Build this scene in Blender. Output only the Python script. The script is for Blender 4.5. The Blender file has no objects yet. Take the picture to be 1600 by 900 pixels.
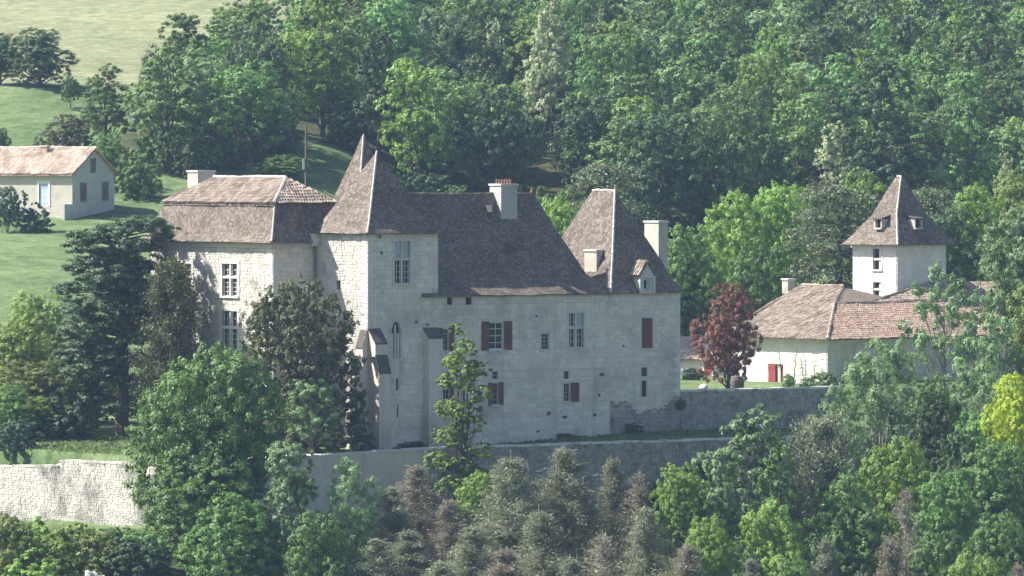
import bpy, math
import numpy as np
from mathutils import Vector

# ------------------------------------------------------------------ camera, sky, sun, exposure
SC = bpy.context.scene
COL = SC.collection
FPX, YH, CAMZ, CAMD = 11000.0, 230.0, 20.9, 500.0      # focal length and horizon row in 1600x900 pixels
cam_d = bpy.data.cameras.new('camera'); cam = bpy.data.objects.new('camera', cam_d); COL.objects.link(cam)
cam.location = (0, -CAMD, CAMZ); cam.rotation_euler = (math.pi/2, 0, 0)
cam_d.sensor_width = 36; cam_d.lens = 36*FPX/1600; cam_d.shift_y = (YH-450)/1600
cam_d.clip_start = 1; cam_d.clip_end = 6000
SC.camera = cam

SUN_EL = math.radians(46)
SUN_TO = Vector((-.9955, .098)).normalized()             # horizontal direction towards the sun
world = bpy.data.worlds.new('World'); SC.world = world; world.use_nodes = True
wn = world.node_tree.nodes; wl = world.node_tree.links
bg = wn['Background']; sky = wn.new('ShaderNodeTexSky'); sky.sky_type = 'NISHITA'; sky.sun_disc = False
sky.sun_elevation = SUN_EL; sky.sun_rotation = math.atan2(SUN_TO.x, SUN_TO.y)
sky.air_density = 1.0; sky.dust_density = 1.5; sky.ozone_density = 1.0
wl.new(sky.outputs[0], bg.inputs[0]); bg.inputs[1].default_value = 0.08
sun_d = bpy.data.lights.new('sun', 'SUN'); sun = bpy.data.objects.new('sun', sun_d); COL.objects.link(sun)
sun_d.energy = 5.0; sun_d.angle = math.radians(.53); sun_d.color = (1, .955, .88)
sdir = Vector((SUN_TO.x*math.cos(SUN_EL), SUN_TO.y*math.cos(SUN_EL), math.sin(SUN_EL)))
sun.rotation_euler = sdir.to_track_quat('Z', 'Y').to_euler(); sun.location = (0, 0, 300)
SC.view_settings.view_transform = 'Standard'; SC.view_settings.look = 'None'
SC.view_settings.exposure = 1.1; SC.view_settings.gamma = 1.0
SC.cycles.use_denoising = True
SC.cycles.max_bounces = 4; SC.cycles.diffuse_bounces = 3; SC.cycles.volume_bounces = 0; SC.cycles.transmission_bounces = 3
SC.cycles.use_adaptive_sampling = True; SC.cycles.adaptive_threshold = 0.03
HAZE_DENSITY = 0.00011

RNG = np.random.default_rng(7)

# ------------------------------------------------------------------ frames and pixels
class Frame:
    """A building's plan frame: x runs along its shaded front (right and away), y along its sunlit side (left and away)."""
    def __init__(s, px, d, theta):
        s.ox = (px-800)*d/FPX; s.oy = d-CAMD; s.t = math.radians(theta); s.c = math.cos(s.t); s.s = math.sin(s.t)
    def world(s, u, v): return s.ox+u*s.c-v*s.s, s.oy+u*s.s+v*s.c
    def local(s, X, Y):
        x, y = X-s.ox, Y-s.oy
        return x*s.c+y*s.s, -x*s.s+y*s.c
    def u(s, px, v=0.0):
        k = (px-800)/FPX; return (k*(s.oy+CAMD+v*s.c)-s.ox+v*s.s)/(s.c-k*s.s)
    def v(s, px, u=0.0):
        k = (px-800)/FPX; return (s.ox+u*s.c-k*(s.oy+CAMD+u*s.s))/(s.s+k*s.c)
    def z(s, py, u, v): return CAMZ-(py-YH)*(s.oy+CAMD+u*s.s+v*s.c)/FPX
CH = Frame(575, 500, 38)
FA = Frame(1293, 545, 43)
CO = Frame(113, 650, 56)

# ------------------------------------------------------------------ materials
def new_mat(name):
    m = bpy.data.materials.new(name); m.use_nodes = True
    return m, m.node_tree.nodes, m.node_tree.links, m.node_tree.nodes['Principled BSDF']
def mixc(n, l, fac, a, b, mode='MIX'):
    x = n.new('ShaderNodeMix'); x.data_type = 'RGBA'; x.blend_type = mode
    for i, val in ((0, fac), (6, a), (7, b)):
        if hasattr(val, 'is_linked'): l.new(val, x.inputs[i])
        elif i == 0: x.inputs[0].default_value = val
        else: x.inputs[i].default_value = (*val[:3], 1)
    return x.outputs[2]
def noise(n, l, vec, scale, detail=5, rough=.6):
    x = n.new('ShaderNodeTexNoise'); x.inputs['Scale'].default_value = scale; x.inputs['Detail'].default_value = detail
    x.inputs['Roughness'].default_value = rough; l.new(vec, x.inputs['Vector']); return x.outputs['Fac']
def ramp(n, l, fac, lo, hi):
    x = n.new('ShaderNodeMapRange'); x.inputs[1].default_value = lo; x.inputs[2].default_value = hi; x.clamp = True
    l.new(fac, x.inputs[0]); return x.outputs[0]
def surf(name, a, b, alt=None, stain=None, scale=2.5, fine=14, rough=.9, bump=.25, bdist=.03, tone=.6, stain_rng=(.56, .7), spec=.2, stain_scale=.35, streak=None):
    """Weathered surface: two tones mixed by noise, a third by each piece's own 'tone', shaped stains, fine relief."""
    m, n, l, p = new_mat(name)
    tc = n.new('ShaderNodeTexCoord').outputs['Object']
    c = mixc(n, l, ramp(n, l, noise(n, l, tc, scale), .35, .65), a, b)
    if alt:
        at = n.new('ShaderNodeAttribute'); at.attribute_name = 'tone'
        k = n.new('ShaderNodeMath'); k.operation = 'MULTIPLY'; k.inputs[1].default_value = tone; l.new(at.outputs['Fac'], k.inputs[0])
        c = mixc(n, l, k.outputs[0], c, alt)
    f = noise(n, l, tc, fine, 4)
    c = mixc(n, l, .35, c, mixc(n, l, ramp(n, l, f, .3, .7), (.25, .25, .25), (1, 1, 1)), 'OVERLAY')
    if stain:
        s = noise(n, l, tc, stain_scale, 7, .68)
        c = mixc(n, l, ramp(n, l, s, *stain_rng), c, stain)
    if streak:
        mp = n.new('ShaderNodeMapping'); mp.inputs['Scale'].default_value = (1, 1, .1); l.new(tc, mp.inputs[0])
        c = mixc(n, l, ramp(n, l, noise(n, l, mp.outputs[0], 1.1, 5, .65), .54, .86), c, streak)
    l.new(c, p.inputs['Base Color']); p.inputs['Roughness'].default_value = rough; p.inputs['Specular IOR Level'].default_value = spec
    if bump:
        bp = n.new('ShaderNodeBump'); bp.inputs['Strength'].default_value = bump; bp.inputs['Distance'].default_value = bdist
        l.new(noise(n, l, tc, fine*.6, 5, .7), bp.inputs['Height']); l.new(bp.outputs[0], p.inputs['Normal'])
    return m
def leafmat(name, dark, light, trans=.3, hue=.012, val=.28):
    m, n, l, p = new_mat(name)
    at = n.new('ShaderNodeAttribute'); at.attribute_name = 'tone'
    oi = n.new('ShaderNodeObjectInfo')
    c = mixc(n, l, at.outputs['Fac'], dark, light)
    h = n.new('ShaderNodeHueSaturation')
    for sock, lo, hi in (('Hue', .5-hue, .5+hue), ('Value', 1-val, 1+val)):
        r = n.new('ShaderNodeMapRange'); r.inputs[3].default_value = lo; r.inputs[4].default_value = hi
        l.new(oi.outputs['Random'], r.inputs[0]); l.new(r.outputs[0], h.inputs[sock])
    l.new(c, h.inputs['Color'])
    l.new(h.outputs[0], p.inputs['Base Color']); p.inputs['Roughness'].default_value = .55; p.inputs['Specular IOR Level'].default_value = .3
    t = n.new('ShaderNodeBsdfTranslucent')
    l.new(mixc(n, l, .5, h.outputs[0], mixc(n, l, 1, h.outputs[0], (1.0, 1.0, .35), 'MULTIPLY')), t.inputs[0])
    x = n.new('ShaderNodeMixShader'); x.inputs[0].default_value = trans
    l.new(p.outputs[0], x.inputs[1]); l.new(t.outputs[0], x.inputs[2]); l.new(x.outputs[0], n['Material Output'].inputs[0])
    return m
M = {}
M['stone'] = surf('limestone', (.42, .39, .345), (.52, .49, .435), alt=(.62, .595, .54), stain=(.27, .26, .245), scale=1.1, tone=.75, stain_rng=(.54, .74), streak=(.40, .375, .33))
M['render'] = surf('old_lime_render', (.59, .51, .435), (.70, .615, .535), alt=(.79, .715, .635), stain=(.36, .32, .285), scale=.6, bump=.4, tone=.9, stain_rng=(.50, .74), stain_scale=.3, streak=(.36, .345, .32))
M['rubble'] = surf('dark_rubble', (.22, .205, .19), (.35, .33, .30), alt=(.47, .445, .405), stain=(.095, .092, .085), scale=1.5, tone=.6, stain_rng=(.52, .7), stain_scale=.6)
M['dark_rubble'] = surf('lichen_rubble', (.15, .14, .132), (.26, .245, .225), alt=(.38, .36, .33), stain=(.075, .073, .07), scale=1.2, tone=.6, stain_rng=(.48, .66), stain_scale=.7)
M['whitewall'] = surf('pale_dry_stone', (.38, .36, .325), (.49, .465, .42), alt=(.58, .555, .505), stain=(.17, .165, .15), scale=1.2, tone=.6, stain_rng=(.47, .62), stain_scale=.28, streak=(.42, .40, .36))
M['joint'] = surf('lime_mortar', (.41, .39, .345), (.50, .475, .43), scale=3, bump=.4)
M['dressed'] = surf('dressed_stone', (.50, .48, .44), (.60, .575, .53), stain=(.33, .32, .30), scale=1.8, bump=.15, stain_rng=(.6, .8))
M['quoin'] = surf('quoin_stone', (.54, .52, .47), (.68, .66, .60), alt=(.7, .68, .63), scale=1.6, bump=.2)
M['tile'] = surf('flat_clay_tile', (.100, .081, .067), (.132, .108, .090), alt=(.32, .268, .225), stain=(.070, .060, .049), scale=.7, tone=.6, bump=.2, stain_rng=(.52, .80), stain_scale=.5)
M['canal'] = surf('canal_tile', (.185, .138, .108), (.28, .218, .172), alt=(.46, .385, .32), stain=(.135, .118, .098), scale=.8, tone=.95, bump=.3, stain_rng=(.5, .7), stain_scale=.5)
M['canal_red'] = surf('red_canal_tile', (.205, .128, .095), (.275, .185, .14), alt=(.42, .335, .27), stain=(.145, .12, .10), scale=.8, tone=.8, bump=.3, stain_rng=(.56, .8))
M['canal_pale'] = surf('pale_canal_tile', (.40, .27, .20), (.54, .41, .32), alt=(.68, .60, .52), stain=(.31, .235, .19), scale=.9, tone=.9, bump=.3, stain_rng=(.48, .66), stain_scale=.6)
M['mortar'] = surf('hip_mortar', (.40, .37, .34), (.54, .51, .47), scale=3, bump=.3)
M['slate'] = surf('weathered_cap', (.075, .068, .064), (.13, .115, .105), scale=4, bump=.4)
M['shutter'] = surf('red_brown_paint', (.125, .048, .036), (.170, .066, .048), scale=4, fine=30, rough=.6, bump=.15)
M['brightred'] = surf('red_paint', (.24, .045, .045), (.31, .065, .06), scale=4, fine=30, rough=.5, bump=.1)
M['paleshutter'] = surf('grey_paint', (.36, .38, .40), (.44, .46, .48), scale=3, fine=30, rough=.7, bump=.1)
M['white'] = surf('white_paint', (.66, .66, .64), (.74, .74, .72), scale=3, rough=.6, bump=.05)
M['wood'] = surf('old_timber', (.11, .085, .065), (.18, .145, .115), scale=5, fine=25)
M['bluedoor'] = surf('blue_grey_paint', (.42, .50, .62), (.50, .58, .70), scale=3, fine=25, rough=.5, bump=.05)
M['cream'] = surf('cream_render', (.44, .405, .345), (.53, .495, .425), stain=(.33, .30, .255), scale=.7, bump=.3)
M['greyrender'] = surf('grey_render', (.40, .39, .37), (.47, .46, .435), stain=(.33, .32, .30), scale=.7, bump=.3)
M['whiterender'] = surf('white_render', (.60, .57, .52), (.72, .695, .64), alt=(.75, .73, .68), stain=(.46, .43, .38), scale=.9, bump=.4, tone=.5, stain_rng=(.58, .75))
M['dark'] = surf('dark_interior', (.012, .012, .013), (.02, .02, .02), bump=0)
M['bark'] = surf('bark', (.075, .062, .05), (.14, .12, .10), scale=5, fine=18, bump=.6)
M['pale_bark'] = surf('pale_bark', (.22, .205, .185), (.34, .32, .30), scale=5, fine=18, bump=.5)
M['terracotta'] = surf('terracotta', (.24, .115, .08), (.32, .165, .115), scale=5, bump=.1)
M['concrete'] = surf('concrete', (.20, .195, .185), (.26, .255, .245), scale=3, bump=.1)
M['rock'] = surf('white_rock', (.34, .33, .31), (.48, .47, .44), stain=(.25, .25, .22), scale=1.5, bump=.6)
m, n, l, p = new_mat('window_glass'); p.inputs['Base Color'].default_value = (.018, .022, .026, 1); p.inputs['Roughness'].default_value = .08; M['glass'] = m

# ------------------------------------------------------------------ mesh helpers
class MB:
    def __init__(s): s.v = []; s.f = []; s.t = []
    def add(s, pts, faces, tone=0.0):
        k = len(s.v); s.v += [tuple(q) for q in pts]; s.f += [tuple(i+k for i in f) for f in faces]; s.t += [tone]*len(faces)
    def box(s, x0, x1, y0, y1, z0, z1, tone=0.0):
        s.add([(x, y, z) for z in (z0, z1) for y in (y0, y1) for x in (x0, x1)],
              [(0, 2, 3, 1), (4, 5, 7, 6), (0, 1, 5, 4), (2, 6, 7, 3), (0, 4, 6, 2), (1, 3, 7, 5)], tone)
    def poly(s, pts, tone=0.0): s.add(pts, [tuple(range(len(pts)))], tone)
    def tube(s, pts, rad, sides=6, tone=0.0, cap=True):
        pts = [Vector(q) for q in pts]; rings = []
        for i, q in enumerate(pts):
            d = (pts[min(i+1, len(pts)-1)]-pts[max(i-1, 0)]).normalized()
            a = d.orthogonal().normalized() if abs(d.z) < .95 else Vector((1, 0, 0)); a = (a-d*a.dot(d)).normalized(); b = d.cross(a)
            rings.append([q+(a*math.cos(2*math.pi*k/sides)+b*math.sin(2*math.pi*k/sides))*rad[i] for k in range(sides)])
        f = []
        for i in range(len(pts)-1):
            for k in range(sides):
                k2 = (k+1) % sides; f.append((i*sides+k, i*sides+k2, (i+1)*sides+k2, (i+1)*sides+k))
        if cap: f.append(tuple(range(sides-1, -1, -1))); f.append(tuple(range((len(pts)-1)*sides, len(pts)*sides)))
        s.add([q for r in rings for q in r], f, tone)
    def mesh(s, name, mat):
        me = bpy.data.meshes.new(name); me.from_pydata(s.v, [], s.f)
        a = me.attributes.new('tone', 'FLOAT', 'FACE'); a.data.foreach_set('value', np.array(s.t, dtype=np.float32))
        if mat: me.materials.append(mat)
        me.update(); return me
    def build(s, name, mat, parent=None, kind=None):
        return link(name, s.mesh(name, mat), parent, kind)
def link(name, me, parent=None, kind=None):
    o = bpy.data.objects.new(name, me); COL.objects.link(o)
    if parent: o.parent = parent
    if kind: o['kind'] = kind
    return o
def tag(o, label, cat, group=None):
    o['label'] = label; o['category'] = cat
    if group: o['group'] = group
    return o
def thing(name, label, cat, loc=(0, 0, 0), rz=0.0, group=None):
    o = bpy.data.objects.new(name, None); COL.objects.link(o); o.empty_display_size = .3
    o.location = loc; o.rotation_euler = (0, 0, rz); return tag(o, label, cat, group)

class Face:
    """A wall plane: a runs to the right along it, out away from it, z up."""
    def __init__(s, o, a, n): s.o = Vector(o); s.a = Vector(a); s.n = Vector(n)
    def pt(s, a, out, z): q = s.o+s.a*a+s.n*out; return (q.x, q.y, z)
    def box(s, mb, a0, a1, z0, z1, o0, o1, tone=0.0):
        mb.add([s.pt(a, o, z) for z in (z0, z1) for o in (o1, o0) for a in (a0, a1)],
               [(0, 2, 3, 1), (4, 5, 7, 6), (0, 1, 5, 4), (2, 6, 7, 3), (0, 4, 6, 2), (1, 3, 7, 5)], tone)
def faceB(v=0.0): return Face((0, v, 0), (1, 0, 0), (0, -1, 0))
def faceA(u=0.0): return Face((u, 0, 0), (0, -1, 0), (-1, 0, 0))      # a = -v

def wall_panel(mb, F, a0, a1, z0, z1, ops=(), depth=.3):
    As = sorted({a0, a1, *[x for o in ops for x in o[:2]]}); Zs = sorted({z0, z1, *[x for o in ops for x in o[2:4]]})
    As = [x for x in As if a0 <= x <= a1]; Zs = [x for x in Zs if z0 <= x <= z1]
    for i in range(len(As)-1):
        for j in range(len(Zs)-1):
            ca, cz = (As[i]+As[i+1])/2, (Zs[j]+Zs[j+1])/2
            if any(o[0] < ca < o[1] and o[2] < cz < o[3] for o in ops): continue
            mb.poly([F.pt(As[i], 0, Zs[j]), F.pt(As[i+1], 0, Zs[j]), F.pt(As[i+1], 0, Zs[j+1]), F.pt(As[i], 0, Zs[j+1])])
    for o in ops:
        b0, b1, y0, y1 = o[:4]
        for (p, q) in (((b0, y0), (b0, y1)), ((b0, y1), (b1, y1)), ((b1, y1), (b1, y0)), ((b1, y0), (b0, y0))):
            mb.poly([F.pt(p[0], 0, p[1]), F.pt(q[0], 0, q[1]), F.pt(q[0], -depth, q[1]), F.pt(p[0], -depth, p[1])])
        mb.poly([F.pt(b0, -depth, y0), F.pt(b1, -depth, y0), F.pt(b1, -depth, y1), F.pt(b0, -depth, y1)])

def stones(mb, F, a0, a1, z0, z1, ops=(), proud=(.01, .05), h=(.2, .36), w=(.28, .75), rng=RNG, skip=0.0, top=None, joint=.007):
    """Courses of stones laid on a wall plane, each with its own edges, depth and tone."""
    cuts = sorted({z0, z1, *[x for o in ops for x in o[2:4] if z0 < x < z1]})
    for c0, c1 in zip(cuts[:-1], cuts[1:]):
        nr = max(1, int(round((c1-c0)/((h[0]+h[1])/2)))); hs = rng.uniform(h[0], h[1], nr); hs *= (c1-c0)/hs.sum(); zz = c0
        for hh in hs:
            zm = zz+hh/2; spans = [(a0, a1)]
            for o in ops:
                if o[2] < zm < o[3]:
                    spans = [q for (s0, s1) in spans for q in ((s0, min(s1, o[0])), (max(s0, o[1]), s1)) if q[1]-q[0] > .03]
            for s0, s1 in spans:
                x = s0-(rng.uniform(0, .3) if s0 == a0 else 0); x = max(x, s0)
                while x < s1-.02:
                    ww = rng.uniform(*w)*(.7+hh); e = min(x+ww, s1)
                    if s1-e < w[0]*.5: e = s1
                    t = top(x, e) if top else 1e9
                    if rng.random() >= skip and zz+hh*.5 < t:
                        pr = rng.uniform(*proud); j = joint; k = .008+.022*rng.random()
                        za, zb = zz+j, zz+hh-j; xa, xb = x+j, e-j
                        if xb-xa > .06 and zb-za > .05:
                            b = [F.pt(xa, .0015, za), F.pt(xb, .0015, za), F.pt(xb, .0015, zb), F.pt(xa, .0015, zb)]
                            r = rng.uniform(-.012, .012, 8)
                            q = [F.pt(xa+k+r[0], pr, za+k+r[1]), F.pt(xb-k+r[2], pr, za+k+r[3]), F.pt(xb-k+r[4], pr, zb-k+r[5]), F.pt(xa+k+r[6], pr, zb-k+r[7])]
                            mb.add(b+q, [(4, 5, 6, 7), (0, 1, 5, 4), (1, 2, 6, 5), (2, 3, 7, 6), (3, 0, 4, 7)], float(rng.random()**1.3))
                    x = e
            zz += hh

def tile_face(mb, poly, kind='flat', rng=RNG):
    """Cover a roof plane with courses of flat or half-round tiles."""
    P = [Vector(q) for q in poly]; c = sum(P, Vector())/len(P)
    nrm = Vector()
    for i in range(len(P)): nrm += (P[i]-c).cross(P[(i+1) % len(P)]-c)
    nrm.normalize()
    if nrm.z < 0: nrm = -nrm
    H = Vector((0, 0, 1)).cross(nrm).normalized(); S = nrm.cross(H).normalized()      # H across, S up the slope
    o = P[0]; uv = [((q-o).dot(H), (q-o).dot(S)) for q in P]
    s0 = min(b for a, b in uv); s1 = max(b for a, b in uv)
    def span(s):
        xs = []
        for i in range(len(uv)):
            (a, b), (a2, b2) = uv[i], uv[(i+1) % len(uv)]
            if (b-s)*(b2-s) <= 0 and abs(b-b2) > 1e-9: xs.append(a+(s-b)/(b2-b)*(a2-a))
        return (min(xs), max(xs)) if len(xs) >= 2 else None
    ph = rng.uniform(0, 6, 3)
    def W(a, s, z): q = o+H*a+S*s+nrm*(z+.045+.028*math.sin(a*.8+ph[0])*math.sin(s*.7+ph[1])+.017*math.sin(a*2.1+s*1.3+ph[2])); return (q.x, q.y, q.z)
    if kind == 'flat': tw, th, tone_pow = .19, .17, 1.6
    else: tw, th, tone_pow = .235, .36, 1.1
    s = s0+.002; row = 0
    while s < s1-.03:
        sp = span(min(s+th*.5, s1-.01)); e = min(s+th*1.25, s1)
        if sp and sp[1]-sp[0] > .05:
            a0, a1 = sp
            if kind == 'flat':
                x = a0-(.5*tw if row % 2 else 0); wav = rng.uniform(-.008, .008)
                while x < a1-.02:
                    xa, xb = max(x, a0), min(x+tw-.008, a1)
                    if xb-xa > .03:
                        l0 = .015+rng.uniform(-.006, .010)+wav*.4; l1 = .009+rng.uniform(0, .004); ds = rng.uniform(-.02, .012)
                        t = float(rng.random()**tone_pow)
                        mb.add([W(xa, s+ds, l0), W(xb, s+ds, l0+rng.uniform(-.006, .006)), W(xb, e, l1), W(xa, e, l1), W(xa, s+ds, .001), W(xb, s+ds, .001)],
                               [(0, 1, 2, 3), (4, 5, 1, 0)], t)
                    x += tw
            else:
                n = max(1, int((a1-a0)/tw)); g = (a1-a0)/n
                for i in range(n):
                    xc = a0+(i+.5)*g+rng.uniform(-.015, .015); t = float(rng.random()**tone_pow); ds = rng.uniform(-.05, .05); hh = .1+rng.uniform(-.012, .02)
                    pr = []
                    for (ss, sc) in ((s+ds, 1.0), (e, .82)):
                        for (da, z) in ((-.48, .004), (-.27, .78), (.27, .78), (.48, .004)): pr.append(W(xc+da*g*sc, ss, z*hh*sc+(.02 if ss == s+ds else .0)))
                    mb.add(pr, [(0, 1, 5, 4), (1, 2, 6, 5), (2, 3, 7, 6), (3, 2, 1, 0)], t)
        s += th; row += 1

def cap_line(mb, p, q, r=.11, seg=.4, rng=RNG):
    """A run of short mortared cap pieces along a hip or a ridge."""
    p, q = Vector(p), Vector(q); n = max(1, int((q-p).length/seg)); d = (q-p)/n
    for i in range(n):
        a = p+d*i; b = a+d*1.02; j = Vector((0, 0, .06+.03*math.sin(i*.35+p.x)+rng.uniform(-.02, .025)))
        mb.tube([a+j, b+j], [r*rng.uniform(.9, 1.15), r*.9], 6, float(rng.random()))

def ring_roof(rings, thick=.12):
    """rings: (x0,x1,y0,y1,z) from eaves to top -> the polygons of the four sides, in order -y, +x, +y, -x."""
    sides = [[], [], [], []]
    for A, B in zip(rings[:-1], rings[1:]):
        ca = [(A[0], A[2], A[4]), (A[1], A[2], A[4]), (A[1], A[3], A[4]), (A[0], A[3], A[4])]
        cb = [(B[0], B[2], B[4]), (B[1], B[2], B[4]), (B[1], B[3], B[4]), (B[0], B[3], B[4])]
        for k in range(4):
            j = (k+1) % 4; pts = [ca[k], ca[j], cb[j], cb[k]]; out = []
            for q in pts:
                if not out or (Vector(q)-Vector(out[-1])).length > 1e-4: out.append(q)
            if (Vector(out[0])-Vector(out[-1])).length < 1e-4: out.pop()
            sides[k].append(out)
    return sides

def make_roof(parent, rings, kinds, mat, hips=((0, 3),), ridge=True, name='roof', tiled=(0, 3), capr=.1, eave=True, capmat='mortar'):
    """Roof deck + tile covering on the visible sides + caps. hips: pairs of sides whose shared hip gets caps."""
    sides = ring_roof(rings); deck = MB()
    for k in range(4):
        for q in sides[k]: deck.poly(q)
    A = rings[0]
    if eave:
        deck.poly([(A[0], A[2], A[4]), (A[0], A[3], A[4]), (A[1], A[3], A[4]), (A[1], A[2], A[4])])
    r = deck.build(name, mat, parent)
    cov = MB()
    for k in tiled:
        for i, q in enumerate(sides[k]): tile_face(cov, q, kinds[i] if isinstance(kinds, (list, tuple)) else kinds)
    cov.build('tile_covering', mat, r, 'stuff')
    corner = {(0, 3): (0, 2), (0, 1): (1, 2), (1, 2): (1, 3), (2, 3): (0, 3)}
    for h in hips:
        cx, cy = corner[h]; mb = MB()
        for R0, R1 in zip(rings[:-1], rings[1:]): cap_line(mb, (R0[cx], R0[cy], R0[4]+.03), (R1[cx], R1[cy], R1[4]+.03), capr)
        mb.build('hip_cap', M[capmat], r, 'stuff')
    T = rings[-1]
    if ridge and (T[1]-T[0] > .1 or T[3]-T[2] > .1):
        mb = MB(); cap_line(mb, (T[0], T[2], T[4]+.03), (T[1], T[3], T[4]+.03), capr*1.05); mb.build('ridge_cap', M[capmat], r, 'stuff')
    return r

def chimney(parent, x0, x1, y0, y1, z0, z1, mat, pots=0, potdir='x', name='chimney', capmat='dressed'):
    mb = MB(); mb.box(x0, x1, y0, y1, z0, z1-.14); o = mb.build(name, mat, parent)
    mb = MB(); g = .07; mb.box(x0-g, x1+g, y0-g, y1+g, z1-.14, z1); mb.build('cap_stone', M[capmat], o)
    for k in range(pots):
        f = (k+.5)/pots; px = x0+(x1-x0)*f if potdir == 'x' else (x0+x1)/2; py = (y0+y1)/2 if potdir == 'x' else y0+(y1-y0)*f
        mb = MB(); mb.tube([(px, py, z1), (px, py, z1+.30), (px, py, z1+.34)], [.085, .075, .095], 8); mb.build('chimney_pot', M['terracotta'], o)
    return o

def glazing(F, parent, a0, a1, z0, z1, cols, rows, depth, bar=.025, mat='white', frame=.05):
    """Panes with frame and bars inside an opening; returns pane object's window parts."""
    mb = MB(); F.box(mb, a0, a1, z0, z1, -depth-.02, -depth); mb.build('pane', M['glass'], parent)
    mb = MB(); o0, o1 = -depth+.002, -depth+.045
    F.box(mb, a0, a0+frame, z0, z1, o0, o1); F.box(mb, a1-frame, a1, z0, z1, o0, o1)
    F.box(mb, a0+frame, a1-frame, z0, z0+frame, o0, o1); F.box(mb, a0+frame, a1-frame, z1-frame, z1, o0, o1); mb.build('casement', M[mat], parent)
    mb = MB()
    for i in range(1, cols):
        x = a0+(a1-a0)*i/cols; F.box(mb, x-bar/2, x+bar/2, z0+frame, z1-frame, o0+.001, o1-.012)
    for j in range(1, rows):
        z = z0+(z1-z0)*j/rows; F.box(mb, a0+frame, a1-frame, z-bar/2, z+bar/2, o0+.002, o1-.015)
    if mb.f: mb.build('glazing_bar', M[mat], parent)

def surround(F, parent, o, mat='dressed', w=.2, proud=.035, name='window', sill=True, lintel=True):
    """The window itself: its stone surround as the part, the rest below it."""
    a0, a1, z0, z1 = o[:4]; mb = MB()
    zz = z0
    while zz < z1-.01:                                   # jamb blocks, long and short
        e = min(zz+RNG.uniform(.3, .45), z1)
        if z1-e < .15: e = z1
        for (p, q, sg) in ((a0, a0-w*RNG.uniform(.75, 1.4), -1), (a1, a1+w*RNG.uniform(.75, 1.4), 1)):
            F.box(mb, min(p, q), max(p, q), zz+.004, e-.004, -.2, proud+RNG.uniform(-.006, .006))
        zz = e
    if lintel: F.box(mb, a0-w*1.3, a1+w*1.3, z1+.003, z1+.26, -.2, proud+.008)
    ob = mb.build(name, M[mat], parent)
    if sill:
        mb = MB(); F.box(mb, a0-w*.9, a1+w*.9, z0-.14, z0-.004, -.2, proud+.09); mb.build('sill', M[mat], ob)
    return ob
def shutter(F, parent, a0, a1, z0, z1, out=.05, mat='shutter', boards=3):
    mb = MB(); wdt = (a1-a0)/boards
    for k in range(boards): F.box(mb, a0+k*wdt+.004, a0+(k+1)*wdt-.004, z0, z1, out, out+.035+.004*(k % 2))
    for f in (.14, .84): F.box(mb, a0+.01, a1-.01, z0+(z1-z0)*f-.05, z0+(z1-z0)*f+.05, out+.041, out+.06)
    F.box(mb, a0+.002, a1-.002, z0+.003, z1-.003, out-.012, out-.001)
    return mb.build('shutter', M[mat], parent)
def quoins(F1, F2, parent, z0, z1, a1_corner, a2_corner, mat='quoin', rng=RNG):
    """Corner stones, one object each, wrapping two wall planes. F1 is left of the corner, F2 right of it."""
    z = z0; k = 0
    while z < z1-.1:
        e = min(z+rng.uniform(.3, .42), z1); l1, l2 = (.62, .36) if k % 2 else (.36, .6)
        l1 *= rng.uniform(.85, 1.2); l2 *= rng.uniform(.85, 1.2)
        mb = MB(); pr = .045+rng.uniform(0, .02)
        F1.box(mb, a1_corner-l1, a1_corner, z+.012, e-.012, -.1, pr, rng.random())
        F2.box(mb, a2_corner-pr, a2_corner+l2, z+.012, e-.012, -.1, pr+.001, rng.random())
        mb.build('quoin', M[mat], parent); z = e; k += 1

# ------------------------------------------------------------------ terrain
WA_U = CH.u(258, -5.75); WB_V = -5.75                      # the corner of the terrace walls in the chateau's frame
U_R = CH.u(1062, 0)                                        # right end of the chateau front
def smooth(x, a, b):
    t = np.clip((x-a)/(b-a), 0, 1); return t*t*(3-2*t)
def vnoise(x, y, seed=0):
    """Smooth value noise for terrain and colours."""
    def h(i, j): return np.modf(np.abs(np.sin(i*127.1+j*311.7+seed*74.7)*43758.5453))[0]
    i, j = np.floor(x), np.floor(y); fx, fy = x-i, y-j; fx = fx*fx*(3-2*fx); fy = fy*fy*(3-2*fy)
    return (h(i, j)*(1-fx)+h(i+1, j)*fx)*(1-fy)+(h(i, j+1)*(1-fx)+h(i+1, j+1)*fx)*fy
BD = [-3000, 440, 500, 530, 560, 600, 650, 700, 725, 780, 830, 1000, 1400, 4000]
BZ = [-.9, -.9, -.4, .6, 3.5, 9.8, 14.7, 23, 27, 33, 40, 55, 60, 58]
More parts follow.
